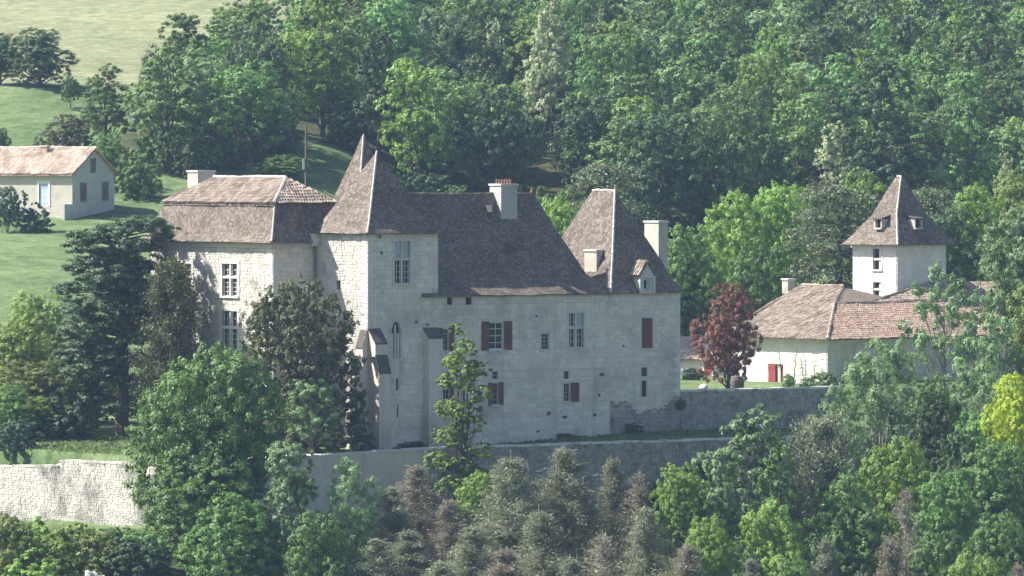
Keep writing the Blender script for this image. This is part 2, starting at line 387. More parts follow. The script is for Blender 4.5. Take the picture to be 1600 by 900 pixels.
def terrain(X, Y):
    X = np.asarray(X, float); Y = np.asarray(Y, float)
    d = Y+CAMD; u, v = CH.local(X, Y)
    sh = 45*smooth(X, -24, 2)+16*smooth(X, 4, 24)
    z = np.interp(d-sh, BD, BZ)
    z = z+.12*smooth(u, 0, 8)*smooth(v, 14, -2)+.55*smooth(u, 10, 24)*smooth(v, 14, -2)            # the lawn rises a little to the right
    gw = .1+7*smooth(u, 41, 47)                             # beyond the garden wall the step becomes a bank
    z = np.where(u > U_R-.5, np.maximum(z, z+(2.55-z)*np.clip((v-.5)/(2*gw)+.5*0+.5, 0, 1)), z)
    far = smooth(d, 560, 640)
    z = z+far*(vnoise(X/17, Y/17, 1)-.5)*1.6+(vnoise(X/4, Y/4, 2)-.5)*.14
    ou = WA_U+.75-u; ov = WB_V+.75-v                        # outside the terrace walls
    dist = np.maximum(ou, ov); back = smooth(Y, 70, 25)
    low = -4.9-.33*np.maximum(dist, 0)+(vnoise(X/6, Y/6, 3)-.5)*.9
    low = np.maximum(low, -38)
    wd = .35+6*smooth(u, 40, 52); k = smooth(dist, -wd, wd)*back
    z = z*(1-k)+low*k
    hill = 18.5-.115*d                                      # the hill the camera stands on
    z = np.where(d < 420, np.maximum(z, np.maximum(hill, -38)), z)
    return z
def tz(X, Y): return float(terrain(np.array([X]), np.array([Y]))[0])

def wood_left(d): return np.interp(d, [655, 685, 698, 710, 725, 745, 775, 820, 860], [205, 160, 170, 250, 340, 430, 510, 545, 560])
def wood_front(px): return np.interp(px, [100, 460, 480, 530, 560, 640, 1000, 1100, 1700], [668, 676, 698, 694, 684, 678, 676, 680, 684])
def axis(pieces):
    out = []
    for a, b, st in pieces: out += list(np.arange(a, b, st))
    return np.array(out+[pieces[-1][1]])
gx = axis([(-2200, -400, 90), (-400, -100, 15), (-100, -52, 4), (-52, 56, .55), (56, 100, 4), (100, 400, 15), (400, 2200, 90)])
gy = axis([(-560, -100, 12), (-100, -42, 3), (-42, 62, .55), (62, 240, 1.6), (240, 420, 8), (420, 2600, 70)])
GX, GY = np.meshgrid(gx, gy); GZ = terrain(GX, GY)
nv, nh = GX.shape[0], GX.shape[1]
idx = np.arange(nv*nh).reshape(nv, nh)
quads = np.stack([idx[:-1, :-1], idx[:-1, 1:], idx[1:, 1:], idx[1:, :-1]], -1).reshape(-1, 4)
def np_mesh(name, V, Q, tone=None, mat=None):
    me = bpy.data.meshes.new(name); k = Q.shape[1]
    me.vertices.add(len(V)); me.vertices.foreach_set('co', np.asarray(V, np.float32).ravel())
    me.loops.add(Q.size); me.loops.foreach_set('vertex_index', Q.astype(np.int32).ravel())
    me.polygons.add(len(Q)); me.polygons.foreach_set('loop_start', np.arange(0, Q.size, k, dtype=np.int32))
    me.update(calc_edges=True)
    if tone is not None:
        a = me.attributes.new('tone', 'FLOAT', 'FACE'); a.data.foreach_set('value', np.asarray(tone, np.float32))
    if mat: me.materials.append(mat)
    return me
me = np_mesh('ground', np.stack([GX.ravel(), GY.ravel(), GZ.ravel()], 1), quads)
# ground cover: lawn, meadow, ripe field, woodland floor
PXg = 800+FPX*GX/np.maximum(GY+CAMD, 5); Dg = GY+CAMD
n1 = vnoise(GX/9, GY/14, 5); n2 = vnoise(GX/2.2, GY/3, 6); n3 = vnoise(GX/.9, GY/1.2, 8)
mixn = np.clip(.5*n1+.3*n2+.2*n3, 0, 1)[..., None]
colr = np.array([.065, .110, .050])*(1-mixn)+np.array([.165, .210, .105])*mixn
fld = smooth(Dg, 716, 730)[..., None]*(1-smooth(GX, 60, 90))[..., None]
colr = colr*(1-fld)+(np.array([.165, .185, .115])*(1-mixn)+np.array([.265, .265, .175])*mixn)*fld
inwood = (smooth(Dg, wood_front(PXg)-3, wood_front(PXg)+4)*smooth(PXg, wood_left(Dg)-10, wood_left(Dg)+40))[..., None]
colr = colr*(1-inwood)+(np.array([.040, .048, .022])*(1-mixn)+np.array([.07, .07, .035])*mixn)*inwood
ug, vg = CH.local(GX, GY)
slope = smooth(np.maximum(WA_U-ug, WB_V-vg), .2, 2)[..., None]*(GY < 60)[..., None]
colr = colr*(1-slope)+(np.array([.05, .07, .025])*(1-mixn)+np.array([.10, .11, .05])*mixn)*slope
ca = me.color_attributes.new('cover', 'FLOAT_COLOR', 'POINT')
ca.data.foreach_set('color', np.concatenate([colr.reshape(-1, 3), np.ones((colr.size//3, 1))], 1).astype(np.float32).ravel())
me.polygons.foreach_set('use_smooth', np.ones(len(me.polygons), bool))
m, n, l, p = new_mat('grassland'); at = n.new('ShaderNodeAttribute'); at.attribute_name = 'cover'
tc = n.new('ShaderNodeTexCoord').outputs['Object']
c = mixc(n, l, .45, mixc(n, l, .5, at.outputs['Color'], mixc(n, l, ramp(n, l, noise(n, l, tc, .55, 6, .7), .35, .65), (.2, .22, .16), (.85, .85, .8)), 'OVERLAY'), mixc(n, l, ramp(n, l, noise(n, l, tc, 3.0, 8, .75), .3, .7), (.18, .2, .15), (.95, .95, .8)), 'OVERLAY')
l.new(c, p.inputs['Base Color']); p.inputs['Roughness'].default_value = .95; p.inputs['Specular IOR Level'].default_value = .1
bp = n.new('ShaderNodeBump'); bp.inputs['Strength'].default_value = .7; bp.inputs['Distance'].default_value = .15
l.new(noise(n, l, tc, 2.2, 8, .8), bp.inputs['Height']); l.new(bp.outputs[0], p.inputs['Normal'])
me.materials.append(m); link('ground', me, kind='structure')

# ------------------------------------------------------------------ the chateau
chateau = thing('chateau', 'pale stone chateau with steep brown tiled roofs standing on the terrace', 'castle', (CH.ox, CH.oy, 0), CH.t)
FB = faceB(0); ZB = -1.2
def opB(x0, x1, y0, y1):
    a, b = CH.u(x0), CH.u(x1); m_ = (a+b)/2; return (a, b, CH.z(y1, m_, 0), CH.z(y0, m_, 0))
def opA(u, x0, x1, y0, y1):
    a, b = -CH.v(x0, u), -CH.v(x1, u); m_ = -(a+b)/2; return (a, b, CH.z(y1, u, m_), CH.z(y0, u, m_))
TU = CH.u(684.5); TV = 6.27                                   # tower size
ZT = CH.z(364, 3, 1)                                          # tower wall top
U_M = CH.u(951)                                               # where the right pavilion begins
ZM = CH.z(459.5, 14, 0)                                       # main eaves
PU, PV0 = -3.75, TV; PV1 = CH.v(236, PU)                      # left pavilion
PW = 6.7; ZP = CH.z(379, PU, PV0)
CHD = 10.0                                                    # depth of the main range

O = {}
O['t_cross'] = opB(616.5, 640, 377, 443); O['t_lancet'] = opB(610.5, 625.5, 499, 560); O['t_slit'] = opB(618.5, 622, 592, 610); O['t_slit2'] = opB(620, 622.2, 633, 652)
O['w1'] = opB(764, 786, 503, 546); O['w2'] = opB(845.5, 857, 521, 546); O['w3'] = opB(889, 911.5, 489, 543)
O['w4'] = opB(1002.5, 1019.5, 497, 544); O['l1a'] = opB(769, 777.5, 580, 592.5); O['l1'] = opB(769, 778, 598.5, 632)
O['l2a'] = opB(881, 888, 580, 592); O['l2'] = opB(880.5, 889.5, 599, 627); O['l3a'] = opB(1002, 1010.5, 574, 588); O['l3'] = opB(1002, 1009.5, 595, 620)
O['h1'] = opB(698.5, 706.5, 464.5, 476); O['h2'] = opB(727.5, 736.5, 464.5, 476)
O['b1'] = opB(690, 700, 513, 548); O['b2a'] = opB(692, 702, 581, 594); O['b2'] = opB(692, 702, 600, 632)
O['a_slit'] = opA(0, 526.5, 532.5, 438.5, 452)
O['p1'] = opA(PU, 347.5, 371.5, 412, 462.5); O['p2'] = opA(PU, 276, 300, 412, 462.5); O['p3'] = opA(PU, 347.5, 371.5, 486, 547); O['p4'] = opA(PU, 276, 300, 486, 547)

tow = [O[k] for k in ('t_cross', 't_lancet', 't_slit', 't_slit2')]
mainw = [O[k] for k in ('w1', 'w2', 'w3', 'l1a', 'l1', 'l2a', 'l2', 'h1', 'h2', 'b1', 'b2a', 'b2')]
rightw = [O[k] for k in ('w4', 'l3a', 'l3')]
FA0 = faceA(0); FAP = faceA(PU); FBP = faceB(PV0)
# tower
mb = MB(); wall_panel(mb, FB, 0, TU, ZB, ZT, tow); wall_panel(mb, FA0, -TV, 0, ZB, ZT, [O['a_slit']])
mb.poly([(TU, 0, ZB), (TU, TV, ZB), (TU, TV, ZT), (TU, 0, ZT)]); mb.poly([(TU, TV, ZB), (0, TV, ZB), (0, TV, ZT), (TU, TV, ZT)])
tw = mb.build('tower_wall', M['joint'], chateau)
mb = MB(); stones(mb, FB, 0, TU, ZB, ZT-.05, tow, proud=(.008, .026), h=(.26, .4), w=(.4, .9)); mb.build('stone_facing', M['render'], tw, 'stuff')
mb = MB(); stones(mb, FA0, -TV, 0, ZB, ZT-.05, [O['a_slit']], proud=(.008, .034), h=(.17, .29), w=(.22, .55)); mb.build('stone_facing', M['stone'], tw, 'stuff')
quoins(FA0, FB, tw, 8.0, ZT-.08, 0, 0)
# main range
mb = MB(); wall_panel(mb, FB, TU, U_M, ZB, ZM, mainw)
mb.poly([(TU, CHD, ZB), (U_M, CHD, ZB), (U_M, CHD, ZM), (TU, CHD, ZM)]); mb.poly([(TU, TV, ZB), (TU, CHD, ZB), (TU, CHD, ZM), (TU, TV, ZM)])
mw = mb.build('main_wall', M['joint'], chateau)
mb = MB(); stones(mb, FB, TU, U_M, ZB, ZM, mainw, proud=(.006, .024), h=(.26, .4), w=(.4, 1.0)); mb.build('stone_facing', M['render'], mw, 'stuff')
# right pavilion
ZR = ZM+.03
mb = MB(); wall_panel(mb, FB, U_M, U_R, ZB, ZR, rightw)
mb.poly([(U_R, 0, ZB), (U_R, 9.4, ZB), (U_R, 9.4, ZR), (U_R, 0, ZR)]); mb.poly([(U_R, 9.4, ZB), (U_M, 9.4, ZB), (U_M, 9.4, ZR), (U_R, 9.4, ZR)])
rw = mb.build('right_pavilion_wall', M['joint'], chateau)
ZS = 2.55
mb = MB(); stones(mb, FB, U_M, U_R, ZB, ZR, rightw, proud=(.006, .03), h=(.26, .4), w=(.4, 1.0)); mb.build('stone_facing', M['render'], rw, 'stuff')
mb = MB(); stones(mb, FB, U_M+.1, U_R, ZB, ZS+.5, rightw, proud=(.045, .075), h=(.10, .17), w=(.14, .4), top=lambda a, b: ZS-.5+.5*math.sin(a*.9+.6)+.2*math.sin(a*2.7+1)+RNG.uniform(-.12, .12)); mb.build('bare_rubble', M['rubble'], rw, 'stuff')
FQ = Face((U_R, 0, 0), (0, 1, 0), (1, 0, 0)); z = ZS; k = 0
while z < ZR-.2:
    e = min(z+RNG.uniform(.3, .42), ZR-.03); q = .55 if k % 2 else .32; mb = MB(); mb.box(U_R-q, U_R+.03, -.04, .6-q*.5, z+.01, e-.01, RNG.random()); mb.build('quoin', M['quoin'], rw); z = e; k += 1
# left pavilion
pav = [O[k] for k in ('p1', 'p2', 'p3', 'p4')]
mb = MB(); wall_panel(mb, FAP, -PV1, -PV0, ZB, ZP, pav); wall_panel(mb, FBP, PU, 0, ZB, ZP)
mb.poly([(PU+PW, PV0+.01, ZB), (PU+PW, PV1, ZB), (PU+PW, PV1, ZP), (PU+PW, PV0+.01, ZP)]); mb.poly([(PU+PW, PV1, ZB), (PU, PV1, ZB), (PU, PV1, ZP), (PU+PW, PV1, ZP)])
pw = mb.build('left_pavilion_wall', M['joint'], chateau)
mb = MB(); stones(mb, FAP, -PV1, -PV0, ZB, ZP-.42, pav, proud=(.008, .036), h=(.17, .30), w=(.22, .58)); mb.build('stone_facing', M['stone'], pw, 'stuff')
mb = MB(); stones(mb, FBP, PU, -.02, ZB, ZP-.42, proud=(.008, .035), h=(.25, .4), w=(.4, .9)); mb.build('stone_facing', M['render'], pw, 'stuff')
mb = MB(); FAP.box(mb, -PV1, -PV0+.1, ZP-.4, ZP-.02, -.05, .10); FBP.box(mb, PU-.1, -.03, ZP-.4, ZP-.021, -.05, .098); mb.build('cornice', M['render'], pw)
quoins(FAP, FBP, pw, 0, ZP-.42, -PV0, PU)
mb = MB(); mb.tube([(-.2, TV-.12, 8.2), (-.2, TV-.12, ZP-.25)], [.07, .07], 8); mb.build('drain_pipe', M['rubble'], pw)      # dark downpipe in the corner
mb = MB(); mb.box(-.62, -.02, TV-.5, TV+.05, ZP-.28, ZP+.62); mb.box(-.5, -.1, TV-.62, TV-.5, ZP-.1, ZP+.35); mb.build('hopper_block', M['quoin'], pw)

# --- windows
def cross_window(F, parent, o, upper_shut=False, rows=(2, 4), mat='dressed', w=.22, proud=.035, gm='white', right_shut=False):
    a0, a1, z0, z1 = o; win = surround(F, parent, o, mat, w, proud); am = (a0+a1)/2; zt = z0+(z1-z0)*.58; g = .075
    mb = MB(); F.box(mb, am-g, am+g, z0, z1, -.2, proud-.05); mb.build('mullion', M[mat], win)
    mb = MB(); F.box(mb, a0, a1, zt-g, zt+g, -.2, proud-.052); mb.build('transom', M[mat], win)
    for (p, q) in ((a0, am-g), (am+g, a1)):
        glazing(F, win, p, q, z0, zt-g, 2, rows[1], .2, .028, gm, .04)
        if upper_shut or (right_shut and p > a0): shutter(F, win, p+.01, q-.01, zt+g+.01, z1-.01, -.14, 'paleshutter', 2)
        else: glazing(F, win, p, q, zt+g, z1, 2, rows[0], .2, .028, gm, .04)
    return win
cross_window(FB, tw, O['t_cross'], True)
for k in ('p1', 'p2', 'p3', 'p4'): cross_window(FAP, pw, O[k], mat='quoin', proud=.06)
cross_window(FB, mw, O['w3'], False, (3, 3), w=.16, right_shut=True)
# gothic lancet with pointed head
a0, a1, z0, z1 = O['t_lancet']; win = surround(FB, tw, O['t_lancet'], 'dressed', .16, .03, lintel=False)
am = (a0+a1)/2; hw = (a1-a0)/2; zsp = z1-1.15; mb = MB(); arc = []; arc2 = []
for k in range(9):
    t = k/8; x = am-hw*math.cos(t*math.pi/2); z = zsp+1.0*math.sin(t*math.pi/2)**.9; arc.append((min(x, am), z))
for sg in (1, -1):
    for (p, q) in zip(arc[:-1], arc[1:]):
        f = lambda x: am+sg*(x-am)
        mb.poly([FB.pt(f(p[0]), .03, p[1]), FB.pt(f(q[0]), .03, q[1]), FB.pt(f(q[0]), .03, z1+.12), FB.pt(f(p[0]), .03, z1+.12)])
        mb.poly([FB.pt(f(p[0]), .03, p[1]), FB.pt(f(q[0]), .03, q[1]), FB.pt(f(q[0]), -.2, q[1]), FB.pt(f(p[0]), -.2, p[1])])
mb.build('pointed_head', M['render'], win)
mb = MB()
for sg in (1, -1):
    for (p, q) in zip(arc[:-1], arc[1:]):
        f = lambda x, e: am+sg*(x-am)*e
        P4 = [(f(p[0], 1.0), p[1]), (f(q[0], 1.0), q[1]), (f(q[0], 1.28), q[1]+.13), (f(p[0], 1.28), p[1]+.05)]
        mb.add([FB.pt(x, .085, z) for x, z in P4]+[FB.pt(x, .02, z) for x, z in P4], [(0, 1, 2, 3), (3, 2, 6, 7), (0, 4, 5, 1)])
mb.build('hood_mould', M['dressed'], win)
mb = MB(); FB.box(mb, a0, a1, z0, z1, -.24, -.2); mb.build('pane', M['glass'], win)
mb = MB(); FB.box(mb, am-.06, am+.06, z0, zsp+.75, -.19, -.03); FB.box(mb, a0, am-.14, z0, zsp+.15, -.19, -.1); FB.box(mb, am+.19, a1, z0, zsp+.15, -.19, -.1); mb.build('tracery', M['dressed'], win)
def slit(F, par, o, mat='render', w=.1):
    win = surround(F, par, o, mat, w, .02, sill=False, lintel=False)
    mb = MB(); F.box(mb, o[0], o[1], o[2], o[3], -.28, -.22); mb.build('dark_opening', M['dark'], win); return win
slit(FB, tw, O['t_slit']); slit(FB, tw, O['t_slit2']); slit(FA0, tw, O['a_slit'], 'stone', .15)
slit(FB, mw, O['h1']); slit(FB, mw, O['h2'])
# shuttered windows of the main range
def flat_window(par, o, cols=2, rows=4, left=None, right=None, sill=True, depth=.1, gm='white', w=.13, frame=.07):
    win = surround(FB, par, o, 'dressed', w, .03, sill=sill); glazing(FB, win, o[0], o[1], o[2], o[3], cols, rows, depth, .04 if gm == 'white' else .025, gm, frame)
    if left: shutter(FB, win, CH.u(left[0]), CH.u(left[1]), o[2]-.05, o[3]+.05)
    if right: shutter(FB, win, CH.u(right[0]), CH.u(right[1]), o[2]-.05, o[3]+.05)
    return win
flat_window(mw, O['w1'], 2, 4, (752, 763.5), (787, 799.5))
flat_window(mw, O['w2'], 2, 4, gm='paleshutter', frame=.045)
w4 = surround(FB, rw, O['w4'], 'dressed', .13, .03); a, b, c_, d_ = O['w4']; shutter(FB, w4, a+.02, (a+b)/2-.005, c_, d_, -.03); shutter(FB, w4, (a+b)/2+.005, b-.02, c_, d_, -.03)
flat_window(mw, O['l1a'], 1, 2, sill=False, gm='paleshutter', frame=.03); flat_window(mw, O['l1'], 1, 4, (762.5, 768.5), (778.5, 786), gm='paleshutter', frame=.03)
flat_window(mw, O['l2a'], 1, 2, sill=False, gm='shutter', frame=.04); flat_window(mw, O['l2'], 2, 4, None, (891, 904), gm='paleshutter', frame=.03)
flat_window(rw, O['l3a'], 1, 1, sill=False, gm='shutter', frame=.04); flat_window(rw, O['l3'], 1, 2, sill=False, gm='shutter', frame=.04)
flat_window(mw, O['b1'], 2, 4, (684, 689.5), (701, 709), gm='paleshutter', frame=.05); flat_window(mw, O['b2a'], 2, 2, sill=False, gm='paleshutter', frame=.03); flat_window(mw, O['b2'], 2, 4, (685.5, 691.5), (702.5, 708), gm='paleshutter', frame=.03)
# blocked window left of w1 and small holes in the front
mb = MB(); b_ = opB(726, 744, 503, 533); FB.box(mb, b_[0], b_[1], b_[2], b_[3], -.1, .034); mb.build('blocked_window', M['render'], mw)
for (x, y, w_, h_) in ((857, 646, 7, 8), (882, 652, 9, 5), (929, 648, 6, 5), (940, 585, 9, 6), (936, 618, 3, 6), (838, 494, 3, 4), (974, 541, 3, 4), (650, 503, 5, 5), (668, 507, 6, 4), (596, 395, 4, 6), (593, 370, 5, 5), (840, 674, 5, 4)):
    o = opB(x-w_/2, x+w_/2, y-h_/2, y+h_/2); mb = MB(); q = []
    for k in range(9): t = 2*math.pi*k/9; r_ = RNG.uniform(.7, 1.25); q.append(((o[0]+o[1])/2+math.cos(t)*(o[1]-o[0])/2*r_, (o[2]+o[3])/2+math.sin(t)*(o[3]-o[2])/2*r_))
    mb.add([FB.pt(x_, .045, z_) for x_, z_ in q]+[FB.pt(x_, .0, z_) for x_, z_ in q], [tuple(range(9))]+[(k, k+9, (k+1) % 9+9, (k+1) % 9) for k in range(9)])
    mb.build('dark_stone', M['slate'], mw if x > 700 else tw)

# --- buttresses
def buttress(par, fn, w0, w1, stages, zb=ZB):
    """fn(w, out, z) -> point; stages: (projection, cap outer z, cap inner z) from the top down."""
    body = MB(); caps = []; ztop = None
    for i, (pr, zo, zi) in enumerate(stages):
        zlow = stages[i+1][2] if i+1 < len(stages) else zb
        back = 0 if i == 0 else 0
        P = [fn(w, o, z) for w in (w0, w1) for (o, z) in ((-.05, zlow-.02), (pr, zlow-.02 if i+1 < len(stages) else zb), (pr, zo), (-.05, zi+.03))]
        body.add(P, [(0, 1, 2, 3), (7, 6, 5, 4), (1, 5, 6, 2), (0, 3, 7, 4)])
        ip = 0 if i == 0 else stages[i-1][0]
        ov = .03; Q = [fn(w, o, z+t) for t in (.012, .12) for w, o, z in ((w0-ov, ip, zi), (w1+ov, ip, zi), (w1+ov, pr+ov, zo-ov*.8), (w0-ov, pr+ov, zo-ov*.8))]
        caps.append(Q)
    b = body.build('buttress', M['render'], par)
    for Q in caps:
        mb = MB(); mb.add(Q, [(0, 1, 2, 3), (7, 6, 5, 4), (0, 4, 5, 1), (1, 5, 6, 2), (2, 6, 7, 3), (3, 7, 4, 0)]); mb.build('weathering_cap', M['slate'], b)
    return b
zc = lambda y: CH.z(y, 0, -.6)
bB = lambda w, o, z: (w, -o, z); bA = lambda w, o, z: (-o, w, z)
buttress(tw, bB, .02, 1.05, [(.85, zc(538), zc(516)), (1.3, zc(584), zc(557))])
buttress(tw, bA, .03, .85, [(.45, zc(545), zc(517)), (.95, zc(586), zc(560))])
buttress(tw, bB, TU-1.35, TU-.1, [(.7, CH.z(529, 6, -.6), CH.z(514, 6, 0))])
# --- roofs
ov = .38
def inset(b, kx0, kx1, ky0, ky1, z): return (b[0]+kx0, b[1]-kx1, b[2]+ky0, b[3]-ky1, z)
# tower roof (bell-cast pyramid)
E = (-ov, TU+ov, -ov, TV+ov); hx = (E[1]-E[0])/2; hy = (E[3]-E[2])/2; zt0 = ZT-.05; za = CH.z(238, TU/2, TV/2)
f1, f2 = .26, .5
make_roof(chateau, [(*E, zt0), inset(E, hx*.2, hx*.2, hy*.2, hy*.2, zt0+.75), inset(E, hx*.42, hx*.42, hy*.42, hy*.42, zt0+2.05), inset(E, hx, hx, hy, hy, za)],
          'flat', M['tile'], hips=((0, 3),), name='tower_roof', capr=.085)
# spire behind the tower
sx, sy = 6.0, 8.55; sp = CH.z(212, sx, sy); S2 = (sx-2.3, sx+2.3, sy-2.3, sy+2.3)
mb = MB(); mb.box(S2[0]+.2, S2[1]-.2, max(S2[2]+.2, TV+.05), S2[3]-.2, ZB, sp-6.8); mb.build('stair_turret_wall', M['render'], chateau)
make_roof(chateau, [(*S2, sp-6.9), (sx, sx, sy, sy, sp)], 'flat', M['tile'], hips=((0, 3),), name='turret_spire', capr=.085)
# main roof
ur = CH.u(953)
Em = (TU-1.5, ur, -ov, CHD+ov); zr = CH.z(305, 13, 5); ym = (Em[2]+Em[3])/2; zm0 = ZM-.08
rise = zr-zm0; x_re = CH.u(831, ym)
hipd = Em[1]-x_re
rings = [(*Em, zm0), (Em[0], Em[1]-hipd*.27, Em[2]+2.15, Em[3]-2.15, zm0+1.3), (Em[0], x_re, ym, ym, zr)]
make_roof(chateau, rings, 'flat', M['tile'], hips=((0, 1),), name='main_roof', capr=.10, tiled=(0,), capmat='tile')
# right pavilion roof
Er = (U_M-.12, U_R+ov*.5, -ov, 9.4+ov); zt_ = CH.z(300, 25, 4); z0r = ZR-.1; xm = (Er[0]+Er[1])/2; y1r = CH.v(961, xm); y2r = CH.v(926, xm)
make_roof(chateau, [(*Er, z0r), (Er[0]+.62, Er[1]-.62, Er[2]+.7, Er[3]-.62, z0r+.85), (Er[0]+1.12, Er[1]-1.12, Er[2]+1.2, Er[3]-1.1, z0r+2.1), (xm, xm, y1r, y2r, zt_)],
          'flat', M['tile'], hips=((0, 3),), name='right_pavilion_roof', capr=.10)
fin = MB(); fin.tube([(xm, y1r, zt_), (xm, y1r, zt_+.55)], [.05, .03], 6); fin.build('finial', M['mortar'], chateau)
fin = MB(); fin.tube([(xm, y2r, zt_), (xm, y2r, zt_+.5)], [.025, .02], 6); fin.build('finial', M['slate'], chateau)
fin = MB(); fin.tube([(x_re, ym, zr), (x_re, ym, zr+.2), (x_re, ym, zr+.34), (x_re, ym, zr+.5)], [.09, .13, .1, .03], 8); fin.build('finial', M['terracotta'], chateau)
# left pavilion roof: steep flat tiles below, half-round tiles above
Ep = (PU-.55, PU+PW+.5, PV0-.5, PV1+.4); zp0 = ZP-.04; zb_ = CH.z(317, PU+1, PV0+1); zrd = CH.z(279, PU+PW/2, 9); xm = (Ep[0]+Ep[1])/2
b = (Ep[0]+1.25, Ep[1]-1.25, Ep[2]+1.25, Ep[3]-1.25)
y1p = CH.v(447, xm); y2p = CH.v(334, xm)
make_roof(chateau, [(*Ep, zp0), (Ep[0]+.45, Ep[1]-.45, Ep[2]+.45, Ep[3]-.45, zp0+.55), (*b, zb_-.02)], 'flat', M['tile'], hips=((0, 3),), ridge=False, name='left_pavilion_lower_roof', capr=.085)
g = .3
make_roof(chateau, [(b[0]-g, b[1]+g, b[2]-g, b[3]+g, zb_-.06), (xm, xm, y1p, y2p, zrd)], 'canal', M['canal'], hips=((0, 3),), name='left_pavilion_upper_roof', capr=.12)
mb = MB()                                                     # row of tile ends under the break
for v_ in np.arange(b[2], b[3], .24): mb.box(b[0]-.24, b[0]+.02, v_-.075, v_+.075, zb_-.22, zb_-.07, RNG.random())
mb.build('genoise_tiles', M['canal'], chateau, 'stuff')
# chimneys
cz = CH.z(279, PU+PW/2, 16)
u_c = PU+PW+.2; v0, v1 = CH.v(309, u_c-1.2), CH.v(293, u_c-1.2)
chimney(chateau, u_c-1.2, u_c+.35, min(v0, v1), max(v0, v1), zp0, CH.z(266, u_c, v0), M['cream'])
vm = ym; u0 = CH.u(783, vm-1.0); u1 = CH.u(808.5, vm-1.0)
chimney(chateau, u0, u1, vm-1.0, vm+.35, zm0+1.5, CH.z(287, u0, vm), M['greyrender'], pots=6)
# chimneys on the right pavilion
vR = CH.v(912, Er[0]+1.15); uu = Er[0]+.85
chimney(chateau, uu, uu+.75, CH.v(932, uu), CH.v(913, uu), z0r+.3, CH.z(390, uu, 2), M['cream'])
mb = MB(); q0 = CH.v(936, uu); mb.box(uu-.1, uu+.7, q0-1.0, q0-.15, z0r+.9, z0r+1.25); mb.build('roof_cricket', M['slate'], chateau)
ue = Er[1]-1.9; vv = 6.9
uc0 = CH.u(1029, vv); uc1 = CH.u(1038.5, vv); vc1 = CH.v(1007, uc0)
chimney(chateau, uc0, uc1+.3, vv, vc1, z0r+.5, CH.z(345, uc0, vv), M['cream'])
# dormer on the right pavilion
du0, du1 = CH.u(1000, -.43), CH.u(1022, -.43); dz0, dz1, dz2 = ZR-.12, CH.z(430, 26, 0), CH.z(407, 26, 0); dm = (du0+du1)/2; FD = faceB(-.43)
mb = MB()
mb.add([(du0, -.43, dz0), (du1, -.43, dz0), (du1, -.43, dz1), (dm, -.43, dz2-.12), (du0, -.43, dz1), (du0, 2.6, dz0), (du1, 2.6, dz0), (du1, 2.6, dz1), (dm, 2.6, dz2-.12), (du0, 2.6, dz1)],
       [(0, 1, 2, 3, 4), (0, 4, 9, 5), (1, 6, 7, 2)])
dorm = mb.build('dormer', M['dressed'], chateau)
mb = MB(); FD.box(mb, du0-.05, du1+.05, dz1-.18, dz1-.04, .0, .12); FD.box(mb, du0-.06, du0+.14, dz0+.02, dz1-.19, .0, .09); FD.box(mb, du1-.14, du1+.06, dz0+.02, dz1-.19, .0, .091); mb.build('dormer_surround', M['dressed'], dorm)
mb = MB(); FD.box(mb, dm-.3, dm-.12, dz0+.35, dz1-.35, .002, .02); mb.build('dark_opening', M['dark'], dorm)
shutter(FD, dorm, dm-.1, dm+.36, dz0+.25, dz1-.25, .02, 'paleshutter', 2)
mb = MB(); e_ = .16
L1 = [(du0-e_, -.58, dz1-.06), (dm, -.58, dz2), (dm, 2.8, dz2), (du0-e_, 2.8, dz1-.06)]; L2 = [(du1+e_, -.58, dz1-.06), (dm, -.58, dz2), (dm, 2.8, dz2), (du1+e_, 2.8, dz1-.06)]
mb.poly(L1); mb.poly(L2); mb.add([(x, y, z-.1) for (x, y, z) in L1]+L1, [(0, 1, 5, 4)]); mb.add([(x, y, z-.1) for (x, y, z) in L2]+L2, [(0, 1, 5, 4)])
tile_face(mb, L1, 'canal'); mb.build('dormer_roof', M['canal'], dorm)
# skylight hatch near the main ridge
t_ = .22; hv = ym-(ym-(-ov+2.15))*t_; hu = CH.u(763, hv); hz = CH.z(325, hu, hv)
mb = MB(); mb.box(hu-.25, hu+.3, hv-.75, hv+.1, hz-.3, hz+.22); mb.build('roof_hatch', M['slate'], chateau)

